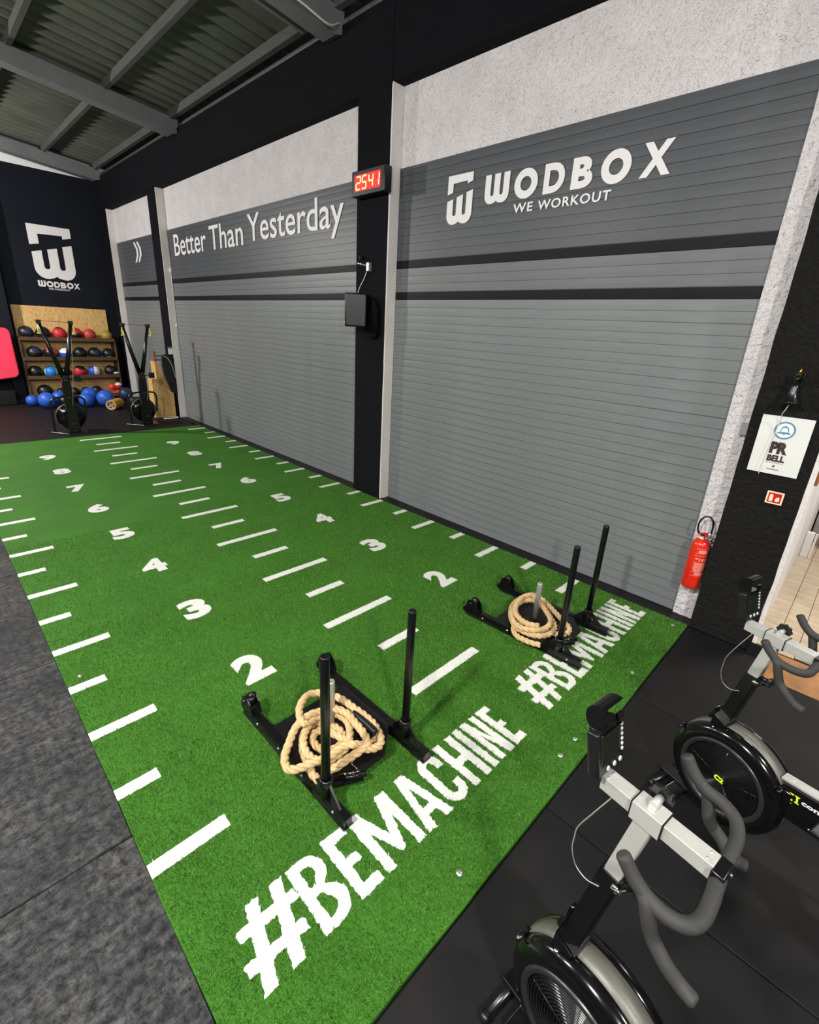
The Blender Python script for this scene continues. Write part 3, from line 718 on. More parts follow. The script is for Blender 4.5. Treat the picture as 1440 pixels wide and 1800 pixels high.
# ropes: three strands twisted about a coiled centre line
def rope_obj(name, pts, parent, r=0.022, m=None):
    C_ = smooth_path(pts, 14); L_ = [0]
    for p, q in zip(C_, C_[1:]): L_.append(L_[-1]+(q-p).length)
    tot = L_[-1]; stp = 0.0095; N = int(tot/stp); out = []; j = 0
    for i in range(N+1):
        d = i*stp
        while j < len(L_)-2 and L_[j+1] < d: j += 1
        t = (d-L_[j])/max(L_[j+1]-L_[j], 1e-9); out.append(C_[j].lerp(C_[j+1], t))
    b = MB(); tw = 2*PI/0.125
    T = [(out[min(i+1, N)]-out[max(i-1, 0)]).normalized() for i in range(N+1)]
    u = T[0].cross(Vector((0, 0, 1))).normalized(); fr = []
    for i in range(N+1):
        u = (u-T[i]*u.dot(T[i])).normalized(); fr.append((u.copy(), T[i].cross(u)))
    for s in range(3):
        path = []
        for i in range(N+1):
            a = i*stp*tw+s*2*PI/3; uu, vv = fr[i]; path.append(out[i]+(uu*math.cos(a)+vv*math.sin(a))*r*0.50)
        b.tube(path, r*0.585, 7)
    o = b.obj(name, m or M['rope'], parent)
    return o
CAM = Vector((-0.2685, -0.736, 2.341))
def px(u_, v_, z):   # picture measurement -> point on the level z (used once, to read the rope's course off the photograph)
    d = fw+rt*((u_-719.23)/FOC)-up*((v_-881.14)/FOC); return CAM+d*((z-CAM.z)/d.z)
def pathpx(pts, sc, ox, oy): return [px(ox+a*sc, oy+b_*sc, z) for a, b_, z in pts]
rA = thing('battle_rope', 'natural fibre rope coiled on the nearer sled with a black sleeved end', 'rope', (0, 0, 0), 0, 'coiled ropes on the sleds')
PA = [(432, 860, .085), (400, 830, .085), (372, 770, .085), (352, 700, .085), (362, 630, .085), (420, 590, .085), (490, 600, .085), (540, 640, .09), (530, 690, .09), (470, 720, .09), (410, 690, .085), (405, 640, .09), (450, 625, .12), (520, 650, .12), (580, 690, .12), (650, 690, .12), (700, 660, .12), (690, 610, .12), (640, 570, .12), (560, 550, .125),
      (480, 540, .13), (410, 570, .13), (370, 620, .13), (355, 680, .13), (380, 740, .13), (440, 770, .13), (510, 750, .13), (560, 700, .135), (575, 640, .135), (560, 580, .14), (510, 545, .15), (440, 535, .16), (370, 560, .16), (320, 610, .155), (290, 680, .145), (268, 750, .14), (285, 805, .14), (340, 800, .15), (410, 770, .165), (480, 745, .17), (540, 700, .17), (600, 690, .17),
      (660, 710, .165), (712, 695, .15), (718, 655, .145), (690, 600, .145), (650, 560, .15), (595, 520, .16), (530, 475, .17), (450, 450, .18), (380, 458, .19), (340, 510, .19), (342, 570, .18), (370, 600, .175)]
rope_obj('rope_coil', pathpx(PA, .375, 400, 1050), rA)
PA2 = [(440, 520, .205), (500, 520, .205), (560, 545, .20), (600, 590, .20), (640, 640, .195), (655, 685, .185), (620, 720, .175), (560, 760, .165), (500, 800, .13), (450, 805, .11)]
rope_obj('rope_coil', pathpx(PA2, .375, 400, 1050), rA)
b = MB(); b.tube(smooth_path(pathpx([(590, 545, .175), (630, 575, .175), (665, 605, .172), (695, 635, .168)], .375, 400, 1050), 5), 0.0215, 12); tag(b.obj('end_sleeve', M['sleeve'], rA), 'black shrink sleeve on the rope end')
rB = thing('battle_rope', 'natural fibre rope coiled around the peg of the sled by the shutter', 'rope', (0, 0, 0), 0, 'coiled ropes on the sleds')
PB = [(530, 795, .085), (470, 778, .085), (405, 745, .085), (385, 700, .085), (420, 680, .085), (490, 705, .085), (560, 725, .085), (620, 735, .085), (680, 730, .085), (690, 700, .09), (655, 660, .09), (600, 600, .10), (550, 550, .11), (500, 520, .12), (440, 530, .12), (385, 570, .12), (370, 630, .12), (395, 690, .12), (460, 730, .12), (530, 745, .12), (590, 730, .12), (610, 690, .125), (580, 630, .13),
      (540, 580, .14), (490, 550, .15), (430, 555, .15), (385, 600, .15), (385, 660, .15), (430, 700, .155), (500, 712, .16), (565, 700, .165), (590, 660, .17), (560, 600, .175), (520, 545, .18), (475, 520, .185), (420, 545, .185), (395, 600, .185), (420, 650, .185), (470, 680, .19), (530, 690, .19)]
rope_obj('rope_coil', pathpx(PB, .31944, 780, 880), rB)

# ================================================================== BIKES
def make_bike(label, loc, deg, drop):
    """local: x across, y forward, wheel axle above the origin. drop lowers the mast."""
    t = thing('fan_bike', label, 'exercise bike', loc, -R(deg), 'fan bikes by the turf')
    K = M['plastic_black']; A = M['alu']; S = M['steel_black']; Z = 1.232-drop
    ZC = 0.30; AX = MX((0, 1, 0), (0, 0, 1), (-1, 0, 0), (0, 0, ZC))   # lathe z runs towards -x (the camera side)
    # rail, sleeve, mast
    b = MB(); b.box(-.0225, -.145, Z-.044, .0225, .137, Z, 0.0022); rail = b.obj('handlebar_rail', A, t)
    for yb in (.122, -.128):
        for xb in (-.011, .011):
            b = MB(); b.lathe([(0, .0018), (.0030, .0015), (.0036, 0)], 12, Matrix.Translation((xb, yb, Z))); b.obj('rivet', M['steel'], rail)
    b = MB(); b.box(-.0275, -.029, Z-.051, .0275, .048, Z+.005, 0.002); sl = b.obj('rail_sleeve', A, t)
    for yy in (-.031, .0495):
        b = MB(); b.box(-.0278, yy-.0012, Z-.0512, .0278, yy+.0012, Z+.0053); b.obj('seal', M['plastic_matte'], sl)
    b = MB(); b.tube([(-0.004, .008, Z+.014), (0.034, .008, Z+.014)], 0.0105, 14); b.box(-.010, -.002, Z+.003, .030, .018, Z+.012, .002); b.obj('knob_shaft', A, sl)
    b = MB(); n = 48; pr = [(0.029*(1+0.10*math.cos(8*2*PI*i/n)), 2*PI*i/n) for i in range(n)]
    b.prism([(r_*math.cos(a), r_*math.sin(a)) for r_, a in pr], 0, 0.012, MX((0, 1, 0), (0, 0, 1), (1, 0, 0), (0.036, .008, Z+.014)))
    b.lathe([(0, 0.018), (0.012, 0.018), (0.014, 0.0)], 18, MX((0, 1, 0), (0, 0, 1), (1, 0, 0), (0.044, .008, Z+.014))); b.obj('adjustment_knob', M['plastic_matte'], sl)
    # mast leans forward going down
    zt = Z-.05; zs = 0.955-drop*0.62; yt, yb_ = .012, .046
    def lean(z): return .012+(zt-z)*0.155
    def quad(name, z0, z1, wx, wy, m, bev=.003):
        b = MB(); b.prism([(lean(z1)-wy, z1), (lean(z1)+wy, z1), (lean(z0)+wy, z0), (lean(z0)-wy, z0)], -wx, wx, MX((0, 1, 0), (0, 0, 1), (1, 0, 0), (0, 0, 0)))
        es = list(b.b.edges); bmesh.ops.bevel(b.b, geom=es, offset=bev, segments=2, affect='EDGES'); return b.obj(name, m, t)
    quad('mast', zs-.12, zt+.002, .0225, .0235, A, .002)
    quad('mast_tube', .50, zs, .028, .031, S, .006)
    # clamp saddle over the wheel rim
    b = MB()
    for a0 in (52, 58, 64, 70, 76):
        pass
    yc = lean(.56)
    b.prism([(yc-.036, .50), (yc-.038, .575), (yc+.032, .60), (yc+.040, .49), (yc+.02, .47)], -.060, .040, MX((0, 1, 0), (0, 0, 1), (1, 0, 0), (0, 0, 0)))
    bmesh.ops.bevel(b.b, geom=list(b.b.edges), offset=.006, segments=2, affect='EDGES'); cl = b.obj('mast_clamp', K, t)
    for yy, zz in ((yc-.012, .515), (yc+.014, .525)):
        b = MB(); b.lathe([(0, .010), (.007, .009), (.009, 0)], 12, MX((0, 1, 0), (0, 0, 1), (-1, 0, 0), (-.060, yy, zz))); b.obj('bolt', M['chrome'], cl)
    # mast adjuster: knob and lever just under the silver section
    b = MB(); b.tube([(.0, lean(zs)-.028, zs-.005), (.0, lean(zs)-.060, zs-.005)], .010, 12)
    n = 36; b.prism([(0.022*(1+0.12*math.cos(7*2*PI*i/n))*math.cos(2*PI*i/n), 0.022*(1+0.12*math.cos(7*2*PI*i/n))*math.sin(2*PI*i/n)) for i in range(n)], 0, .012, MX((1, 0, 0), (0, 0, 1), (0, -1, 0), (0, lean(zs)-.060, zs-.005)))
    b.tube([(-.030, lean(zs)-.030, zs-.03), (0.0, lean(zs)-.040, zs-.035), (.035, lean(zs)-.072, zs-.02)], .006, 8)
    b.obj('mast_knob', M['plastic_matte'], t)
    b = MB(); b.lathe([(0, .008), (.010, .007), (.012, 0)], 14, MX((0, 1, 0), (0, 0, 1), (-1, 0, 0), (-.030, lean(zs)-.020, zs-.028))); b.tube([(-.034, lean(zs)-.012, zs-.030), (-.036, lean(zs)-.040, zs-.018)], .005, 8); b.obj('lever_bolt', M['chrome'], t)
    # flywheel
    b = MB(); b.lathe([(.252, -.033), (.2645, -.033), (.2645, .033), (.252, .033)], 72, AX); b.obj('rim_band', M['band'], t)
    prof = [(.250, .029), (.2590, .030), (.2625, .036), (.2615, .048), (.258, .064), (.244, .078), (.226, .086), (.204, .089), (.200, .086)]
    hs = []
    for s in (1, -1):
        b = MB(); b.lathe([(r_, s*h) for r_, h in prof], 72, AX); hs.append(b.obj('flywheel_cover', K, t))
        b = MB(); b.lathe([(.2015, s*.086), (.199, s*.093), (.194, s*.096), (.180, s*.094), (.1755, s*.086)], 64, AX); b.obj('vent_ring', M['plastic_ring'], t)
        pr = [(.176, .086)]; r_ = .173
        while r_ > .030:
            pr += [(r_, .078), (r_-.0012, .0885), (r_-.0028, .0915), (r_-.0046, .0885), (r_-.0056, .078)]; r_ -= .0112
        pr += [(.030, .090), (.0285, .0925), (0, .0925)]
        b = MB(); b.lathe([(a_, s*h) for a_, h in pr], 64, AX, smooth=False)
        for k in range(5):
            a = 2*PI*k/5+.3; c, s_ = math.cos(a), math.sin(a)
            b.tube([AX @ Vector((.03*c, .03*s_, s*.088)), AX @ Vector((.167*c, .167*s_, s*.088))], .0028, 5)
        b.obj('fan_guard', M['guard'], t)
    q = text_bm('C2', bold=0.05, fit=(-.022, -.014, .022, .014), depth=.0012)
    place_bm(q, MX((0, -1, 0), (0, 0, 1), (-1, 0, 0), (-.0925, 0, ZC)), 'hub_print', M['yellow'], t)
    # lugs where the cover halves meet
    for a in (25, 145, 265):
        b = MB(); c, s_ = math.cos(R(a)), math.sin(R(a)); b.lathe([(0, .012), (.009, .010), (.010, -.05), (0, -.05)], 12, MX((0, 1, 0), (0, 0, 1), (-1, 0, 0), (-.075, .27*c, ZC+.27*s_))); b.obj('cover_bolt', S, t)
    # damper lever on the top front of the cover
    b = MB(); b.tube([(.02, .165, .505), (.055, .155, .57), (.065, .150, .585)], [.012, .010, .008], 10); b.obj('damper_lever', K, t)
    # main beam
    b = MB(); mB = MX((0, -math.cos(R(8)), math.sin(R(8))), (0, math.sin(R(8)), math.cos(R(8))), (1, 0, 0), (0, -.225, .44))
    def beam(w0, w1, h0, h1, l0, l1, m, name, par=t):
        b = MB(); b.prism([(l0, h0), (l1, h0), (l1, h1), (l0, h1)], w0, w1, mB); return b.obj(name, m, par)
    bm1 = beam(-.040, .040, -.125, .045, 0.0, .70, S, 'main_beam')
    bm2 = beam(-.026, .026, .047, .056, -.02, .70, A, 'beam_cap')
    for l in (.02, .30):
        b = MB(); b.lathe([(0, .003), (.004, .002), (.005, 0)], 10, MX((1, 0, 0), (0, 1, 0), (0, 0, 1), mB @ Vector((l, .056, 0)))); b.obj('rivet', M['steel'], bm2)
    TM = mB @ MX((1, 0, 0), (0, 1, 0), (0, 0, -1), (0, 0, -.0405))
    ring_pts = lambda cx, cy, r0, r1, a0, a1: [(cx+r0*math.cos(R(a)), cy+r0*math.sin(R(a))*.8) for a in range(a0, a1+1, 15)]+[(cx+r1*math.cos(R(a)), cy+r1*math.sin(R(a))*.75) for a in range(a1, a0-1, -15)]
    q = poly_fill([ring_pts(.035, 0, .024, .014, 70, 290), [(.046, -.019), (.064, -.019), (.064, -.014), (.059, -.014), (.059, .014), (.064, .014), (.064, .019), (.046, .019), (.046, .014), (.051, .014), (.051, -.014), (.046, -.014)]], .001)
    place_bm(q, TM, 'beam_emblem', M['yellow'], bm1)
    q = text_bm('concept2', bold=0.03, fit=(.072, -.014, .24, .016), depth=.001); place_bm(q, TM, 'beam_lettering', M['print_white'], bm1)
    for l, h in ((.035, -.035), (.115, -.105), (.125, -.105)):
        b = MB(); b.lathe([(0, .003), (.0045, .002), (.005, 0)], 10, TM @ Matrix.Translation((l, h, 0))); b.obj('bolt', M['chrome'], bm1)
    b = MB(); b.box(-.05, -.26, .30, .05, -.20, .46, .01); b.obj('beam_bracket', K, t)
    # crank, pedals, seat, feet
    b = MB(); b.lathe([(0, .055), (.075, .055), (.085, .045), (.085, -.045), (.075, -.055), (0, -.055)], 32, MX((0, 1, 0), (0, 0, 1), (-1, 0, 0), (0, -.52, .33))); b.obj('chain_case', K, t)
    for s in (-1, 1):
        b = MB(); b.tube([(s*.07, -.52, .33), (s*.08, -.52-s*.10, .33-s*.13)], .012, 8); cr = b.obj('crank', S, t)
        b = MB(); b.box(s*.13-.045, -.52-s*.10-.04, .33-s*.13-.012, s*.13+.045, -.52-s*.10+.04, .33-s*.13+.012, .006); b.obj('pedal', M['plastic_matte'], cr)
    b = MB(); b.tube([(0, -.78, .50), (0, -.90, 1.0)], .022, 14); b.obj('seat_post', A, t)
    b = MB(); b.prism([(-.02, .15), (.02, .15), (.035, .03), (.085, -.06), (.085, -.11), (.04, -.13), (-.04, -.13), (-.085, -.11), (-.085, -.06), (-.035, .03)], 0, .045, MX((1, 0, 0), (0, 1, 0), (0, 0, 1), (0, -.90, 1.0)))
    bmesh.ops.bevel(b.b, geom=list(b.b.edges), offset=.012, segments=2, affect='EDGES'); b.obj('saddle', K, t)
    b = MB(); b.tube([(0, -.60, .40), (0, -.86, .06)], .028, 12); b.tube([(-.28, -.87, .035), (.28, -.87, .035)], .027, 12); b.obj('rear_foot', S, t)
    b = MB(); b.box(-.035, .02, .018, .035, .30, .045, .006); b.box(-.125, .14, .012, .125, .205, .030, .006); b.tube([(-.15, .262, .022), (.15, .262, .022)], .016, 12); ft = b.obj('front_foot', S, t)
    for s in (-1, 1):
        b = MB(); b.tube([(s*.150, .262, .024), (s*.178, .262, .024)], [.021, .015], 12); b.obj('foot_cap', M['plastic_matte'], ft)
    b = MB(); b.box(-.118, .204, .022, .118, .2075, .031); b.obj('foot_edge', M['chrome'], ft)
    # monitor, tilted, with its phone holder
    mo = link('monitor', None, t, (0, .165, Z+.075), (R(-14), 0, 0)); 
    b = MB(); b.box(-.062, 0.0, -.064, .062, .034, .066, .007, seg=3); mb_ = b.mesh('monitor', M['plastic_matte'])
    bpy.data.objects.remove(mo); mo = link('monitor', mb_, t, (0, .140, Z+.080), (R(-13), 0, 0))
    b = MB(); b.box(-.045, -.0012, -.036, .036, .002, .056, .001); b.obj('screen', M['screen'], mo)
    for i in range(6):
        b = MB(); b.lathe([(0, .003), (.0045, .0025), (.0058, 0)], 12, MX((1, 0, 0), (0, 0, 1), (0, -1, 0), (.050, -.0008, .052-i*.0148))); b.obj('button', M['button'], mo)
    for xx in (-.018, .012, .040):
        b = MB(); b.lathe([(0, .003), (.0065, .0025), (.0078, 0)], 14, MX((1, 0, 0), (0, 0, 1), (0, -1, 0), (xx, -.0008, -.049))); b.obj('button', M['button'], mo)
    b = MB()   # cradle: half pipe with solid ends, open towards the rider
    cy_, cz_, rr = .006, .100, .040
    out = [(rr*math.cos(R(a)), rr*math.sin(R(a))) for a in range(-112, 117, 12)]; inn = [((rr-.004)*math.cos(R(a)), (rr-.004)*math.sin(R(a))) for a in range(116, -113, -12)]
    b.prism(out+inn, -.040, .040, MX((0, 1, 0), (0, 0, 1), (1, 0, 0), (0, cy_, cz_)))
    b.prism(out, -.044, -.040, MX((0, 1, 0), (0, 0, 1), (1, 0, 0), (0, cy_, cz_)))
    b.box(-.05, -.005, .060, .05, .034, .072, .003); b.box(.022, -.010, .07, .048, .0, .095, .002); b.obj('phone_holder', K, mo)
    b = MB(); b.box(-.025, .034, -.06, .025, .058, .03, .006); b.tube([(0, .05, -.03), (0, .02, -.10), (0, -.005, -.105)], .012, 10); b.obj('monitor_arm', K, mo)
    # handlebar
    b = MB(); b.box(-.030, -.172, Z-.048, .030, -.143, Z-.004, .004); hc = b.obj('bar_clamp', S, t)
    for xx in (-.02, .02):
        b = MB(); b.lathe([(0, .006), (.004, .005), (.005, 0)], 10, MX((1, 0, 0), (0, 0, 1), (0, -1, 0), (xx, -.172, Z-.030))); b.obj('bolt', M['chrome'], hc)
    zb = Z-.030
    BT = Matrix.Translation((.0024, -.158, zb)) @ Matrix.Rotation(.1115, 4, 'Z') @ Matrix.Rotation(.0207, 4, 'Y')
    top = [(.012, 0, 0), (.045, -.001, .001), (.078, -.003, .002), (.136, -.001, .001), (.178, .016, .008), (.198, .052, .013), (.199, .094, .021), (.200, .128, .046), (.203, .155, .080)]
    low = [(.200, .102, .024), (.206, .089, .010), (.205, .077, -.026), (.2, .062, -.067), (.203, .028, -.100), (.198, -.004, -.126), (.202, -.035, -.131)]
    for s in (-1, 1):
        for nm, p in (('grip', top), ('lower_grip', low)):
            P_ = smooth_path([BT @ Vector((s*x, y, z)) for x, y, z in p], 6)
            b = MB(); b.tube(P_+[P_[-1]+(P_[-1]-P_[-2]).normalized()*.004, P_[-1]+(P_[-1]-P_[-2]).normalized()*.007], [.0165]*len(P_)+[.0145, .009], 18); b.obj(nm, M['foam'], t)
    # sensor cable looping from the monitor to the mast
    b = MB(); b.tube(smooth_path([(-.01, .10, Z-.047), (-.03, .135, Z-.14), (-.03, .163, Z-.221), (-.03, .166, Z-.27), (-.03, .164, Z-.315), (-.03, .143, Z-.359), (-.03, .106, Z-.371), (-.03, .068, Z-.352)], 8), .0018, 6); b.obj('sensor_cable', M['steel'], t)
    return t
bikeA = make_bike('nearest fan bike, raised silver mast, grey foam bars filling the lower right corner', (.818, -.614, 0), 8.6, 0)
bikeB = make_bike('fan bike further back beside the doorway, its yellow emblem visible on the black beam', (2.243, -.699, 0), 17.2, .107)

# ================================================================== WALL FITTINGS
# digital clock on the pier
t = thing('digital_clock', 'black framed digital clock with glowing red digits on the black pier', 'clock', (4.03, 4.35, 3.98))
t.rotation_euler = (0, 0, R(0))
b = MB(); b.box(-.03, -.30, -.135, .09, .30, .135, .012); b.obj('case', M['plastic_matte'], t)
b = MB(); b.box(-.034, -.235, -.085, -.029, .235, .085); pn = b.obj('display', M['led_back'], t)
SEG = {'2': 'abged', '5': 'afgcd', '4': 'fgbc', '1': 'bc'}
def seg_digit(ch, yc):
    h, w_ = .065, .038; th = .0085; b = MB()
    pos = {'a': (0, h, 1), 'g': (0, 0, 1), 'd': (0, -h, 1), 'f': (-w_, h/2, 0), 'b': (w_, h/2, 0), 'e': (-w_, -h/2, 0), 'c': (w_, -h/2, 0)}
    for s in SEG[ch]:
        x, z, hor = pos[s]; x += z*.12
        if hor: b.box(-.0375, yc-x-w_+.004, z-th, -.034, yc-x+w_-.004, z+th)
        else: b.box(-.0375, yc-x-th, z-h/2+.004, -.034, yc-x+th, z+h/2-.004)
    b.obj('digit', M['led'], t)
for ch, yc in zip('2541', (.165, .055, -.065, -.175)): seg_digit(ch, yc)
b = MB(); b.box(.085, -.03, -.03, .12, .03, .03); b.obj('bracket', M['steel_black'], t)
# camera bracket with cable
t = thing('wall_camera', 'small chrome bracket with a dangling white cable high on the black pier', 'camera', (XP, 4.44, 3.06))
b = MB(); b.box(-.05, -.05, -.04, 0, .0, .06, .004); b.obj('mount', M['steel'], t)
b = MB(); b.tube([(-.03, .02, .03), (-.10, .11, .05)], [.02, .012], 10); b.obj('camera_body', M['chrome'], t)
b = MB(); b.tube([(-.02, .09, .12), (-.07, .11, .12)], .022, 10); b.obj('sensor', M['plastic_black'], t)
b = MB(); b.tube(smooth_path([(-.03, .0, -.02), (-.02, .07, -.12), (-.015, .16, -.22), (-.01, .21, -.30), (-.01, .235, -.42), (-.015, .22, -.52), (-.02, .10, -.53), (-.03, -.02, -.50), (-.03, -.05, -.62)], 6), .005, 6); b.obj('cable', M['print_white'], t)
# box speaker on its bracket
t = thing('wall_speaker', 'black box speaker turned out from the black pier on a bracket', 'speaker', (XP, 4.40, 2.5))
b = MB(); b.box(-.16, -.10, -.21, .12, .10, .20, .02, Matrix.Translation((-.14, .10, .05)) @ Matrix.Rotation(R(-38), 4, 'Z')); b.obj('cabinet', M['plastic_matte'], t)
b = MB(); b.lathe([(0, .01), (.008, .008), (.01, 0)], 10, MX((0, 1, 0), (0, 0, 1), (-1, 0, 0), (-.30, .16, -.11))); b.obj('indicator', M['print_white'], t)
b = MB(); b.prism([(-.14, .14), (-.10, .20), (.05, .20), (.14, .10), (.15, -.20), (.12, -.27), (.06, -.30), (-.05, -.30), (-.12, -.26), (-.14, -.18)], 0, .05, MX((0, -1, 0), (0, 0, 1), (-1, 0, 0), (0, -.07, 0)))
bmesh.ops.bevel(b.b, geom=list(b.b.edges), offset=.012, segments=2, affect='EDGES'); b.obj('wall_plate', M['plastic_black'], t)
# white knob at the edge of door 2
b = MB(); b.lathe([(0, .02), (.03, .018), (.04, 0), (.04, -.01), (0, -.01)], 16, MX((0, 1, 0), (0, 0, 1), (-1, 0, 0), (4.20, 4.72, 3.28))); b.box(4.19, 4.70, 3.24, 4.30, 4.74, 3.32, .006)
tag(b.obj('door_sensor', M['print_white']), 'small white sensor at the edge of the middle shutter, left of the black pier', 'sensor')
# junction box on the white strip
b = MB(); b.box(4.19, -.075, 1.70, 4.25, .005, 1.79, .006); b.obj('x', M['grey_box']); jb = bpy.data.objects['x']; jb.name = 'junction_box'
tag(jb, 'small grey junction box on the white render strip beside the poster', 'junction box')

# poster
PX = 4.088
t = thing('bell_poster', 'white poster with a blue grey bell emblem and dark lettering on the black pier', 'poster', (PX, -.287, 1.68))
b = MB(); b.box(-.004, -.154, -.212, .002, .154, .212); b.obj('sheet', M['paper'], t)
PM = lambda y, z, x=-.0042: MX((0, -1, 0), (0, 0, 1), (-1, 0, 0), (x, y, z))
def ell(cx, cy, a, c, a0=0, a1=360, st=10): return [(cx+a*math.cos(R(k)), cy+c*math.sin(R(k))) for k in range(a0, a1+(0 if a1-a0 == 360 else 1), st)]
place_bm(poly_fill([ell(0, 0, .056, .056)], .0006), PM(0, .115), 'emblem_disc', M['print_pale'], t)
q = ring_bm(.128, .128, .82, .0012); place_bm(q, PM(.064, .051), 'emblem_ring', M['print_blue'], t)
def bell_outline(k):
    return [(-.034*k, -.022), (-.026*k, -.014), (-.022*k, .010), (-.016*k, .022*k), (.016*k, .022*k), (.022*k, .010), (.026*k, -.014), (.034*k, -.022)]
place_bm(poly_fill([bell_outline(1.0), [(-.040, -.030), (-.040, -.022), (.040, -.022), (.040, -.030)], [(-.006, .022), (-.006, .030), (.006, .030), (.006, .022)], [(-.006, -.036), (-.006, -.030), (.006, -.030), (.006, -.036)]], .0014), PM(0, .120), 'bell_emblem', M['print_blue'], t)
place_bm(poly_fill([[(-.023, -.016), (-.019, -.008), (-.015, .008), (-.010, .014), (.010, .014), (.015, .008), (.019, -.008), (.023, -.016)]], .0018), PM(0, .120), 'bell_emblem', M['print_pale'], t)
place_bm(text_bm('PR', bold=0.07, fit=(-.054, 0, .054, .088), depth=.001), PM(0, -.060), 'lettering', M['print_dark'], t)
place_bm(text_bm('BELL', bold=0.06, fit=(-.054, 0, .054, .048), depth=.001), PM(0, -.118), 'lettering', M['print_dark'], t)
place_bm(text_bm('PERSONAL RECORD BELL', bold=0.0, fit=(-.054, 0, .054, .006), depth=.0008, res=2), PM(0, -.130), 'lettering', M['print_dark'], t)
place_bm(box_poly(w_poly(0.76, .9, 1), .014, .014), PM(.007, -.158), 'logo_mark', M['print_dark'], t)
place_bm(text_bm('WODBOX', bold=0.01, fit=(-.038, 0, .038, .011), depth=.0008), PM(0, -.182), 'lettering', M['print_dark'], t)
# fire equipment sign
t = thing('fire_sign', 'small red and cream fire equipment sign below the poster', 'sign', (PX, -.355, 1.295))
b = MB(); b.box(-.003, -.052, -.047, .003, .052, .047); b.obj('plate', M['sign_cream'], t)
b = MB(); b.box(-.004, -.041, -.037, -.003, .041, .037); b.obj('panel', M['sign_red'], t)
q = poly_fill([[(-.032, -.028), (-.032, .018), (-.028, .026), (-.020, .028), (-.012, .022), (-.010, .016), (-.010, -.028)]], .0008); place_bm(q, PM(0, 0), 'pictogram', M['sign_cream'], t)
q = poly_fill([[(.008, -.026), (.004, -.012), (.010, .0), (.008, .008), (.018, .002), (.020, .014), (.030, .004), (.032, -.010), (.028, -.026)]], .0008); place_bm(q, PM(0, 0), 'pictogram', M['sign_cream'], t)

# bell on the pier
t = thing('wall_bell', 'black bell with a brass tip hanging above the poster', 'bell', (3.99, -.275, 2.0))
b = MB(); b.lathe([(.0, .135), (.018, .13), (.026, .11), (.030, .07), (.040, .035), (.062, .008), (.066, 0), (.060, .002), (.030, .05), (0, .06)], 28); b.obj('bell_body', M['steel_black'], t)
b = MB(); b.tube([(.09, 0, .15), (.0, 0, .175), (-.005, 0, .14)], .012, 8); b.box(.085, -.03, .10, .112, .03, .20, .004); b.obj('bracket', M['steel_black'], t)
b = MB(); b.tube([(-.01, -.005, .185), (-.012, -.006, .235)], [.010, .006], 10); b.obj('brass_tip', M['brass'], t)
b = MB(); b.tube([(0, 0, .05), (0, 0, -.012)], .010, 8); b.obj('clapper', M['plastic_matte'], t)
b = MB(); b.tube(smooth_path([(0, .0, -.01), (.005, .012, -.05), (.03, .025, -.08), (.06, .03, -.11), (.083, .035, -.20), (.083, .045, -.32), (.083, .055, -.42), (.082, .06, -.545)], 6), .0028, 6); b.obj('pull_cord', M['jamb'], t)

# extinguisher
t = thing('fire_extinguisher', 'red fire extinguisher with a looped black hose hung on the white render strip', 'extinguisher', (4.155, .032, .345))
b = MB(); b.lathe([(0, .0), (.060, .0), (.068, .008), (.070, .03), (.070, .395), (.064, .425), (.045, .448), (.026, .458), (.022, .47), (0, .47)], 40)
b.obj('cylinder', M['ext_red'], t)
def shell(name, m, z0, z1, a0, a1, r=.0706):
    b = MB(); st = [a0+(a1-a0)*i/20 for i in range(21)]
    A = [b.b.verts.new((r*math.cos(R(a)), r*math.sin(R(a)), z0)) for a in st]; B = [b.b.verts.new((r*math.cos(R(a)), r*math.sin(R(a)), z1)) for a in st]
    b._tag([b.b.faces.new((A[i], A[i+1], B[i+1], B[i])) for i in range(20)], True); return b.obj(name, m, t)
for z0, z1, a0, a1 in ((.382, .386, 150, 262), (.345, .372, 168, 225), (.338, .340, 150, 262), (.318, .322, 150, 262), (.285, .300, 158, 176), (.272, .300, 182, 190), (.272, .296, 197, 214), (.272, .300, 222, 240), (.255, .259, 150, 262),
                       (.240, .251, 160, 250), (.224, .236, 160, 252), (.206, .219, 158, 250), (.188, .201, 160, 244), (.172, .184, 165, 215), (.166, .169, 150, 262), (.140, .160, 176, 246), (.132, .135, 150, 262)):
    shell('label_print', M['label_pale'], z0, z1, a0+22, a1+22)
b = MB(); b.lathe([(.024, .455), (.030, .458), (.030, .472), (.022, .474)], 24); b.obj('neck_ring', M['sign_cream'], t)
b = MB(); b.box(-.02, -.018, .47, .02, .018, .505, .004); b.tube([(0, .03, .49), (0, -.05, .49)], .008, 8); b.obj('valve', M['steel'], t)
b = MB(); b.prism([(-.05, .50), (.03, .52), (.05, .515), (.035, .50), (-.01, .485)], -.010, .010, MX((0, -1, 0), (0, 0, 1), (1, 0, 0), (-.01, 0, 0))); b.prism([(.010, .50), (.055, .43), (.062, .38), (.048, .37), (.02, .45)], -.008, .008, MX((0, -1, 0), (0, 0, 1), (1, 0, 0), (-.035, 0, 0))); b.obj('handle', M['sign_red'], t)
b = MB(); b.tube(smooth_path([(-.01, .028, .49), (-.02, .048, .53), (-.02, .052, .59), (-.015, .030, .645), (-.01, -.005, .660), (-.01, -.038, .635), (-.015, -.052, .58), (-.02, -.052, .52), (-.02, -.046, .49)], 6), .0072, 10); b.obj('hose', M['plastic_black'], t)
b = MB(); b.tube([(-.02, -.046, .53), (-.02, -.045, .485)], .011, 10); b.tube([(-.02, -.05, .47), (.02, -.085, .475)], .007, 8); b.obj('nozzle', M['steel'], t)
b = MB(); b.box(.062, -.03, .34, .095, .03, .44); b.obj('wall_hook', M['steel'], t)

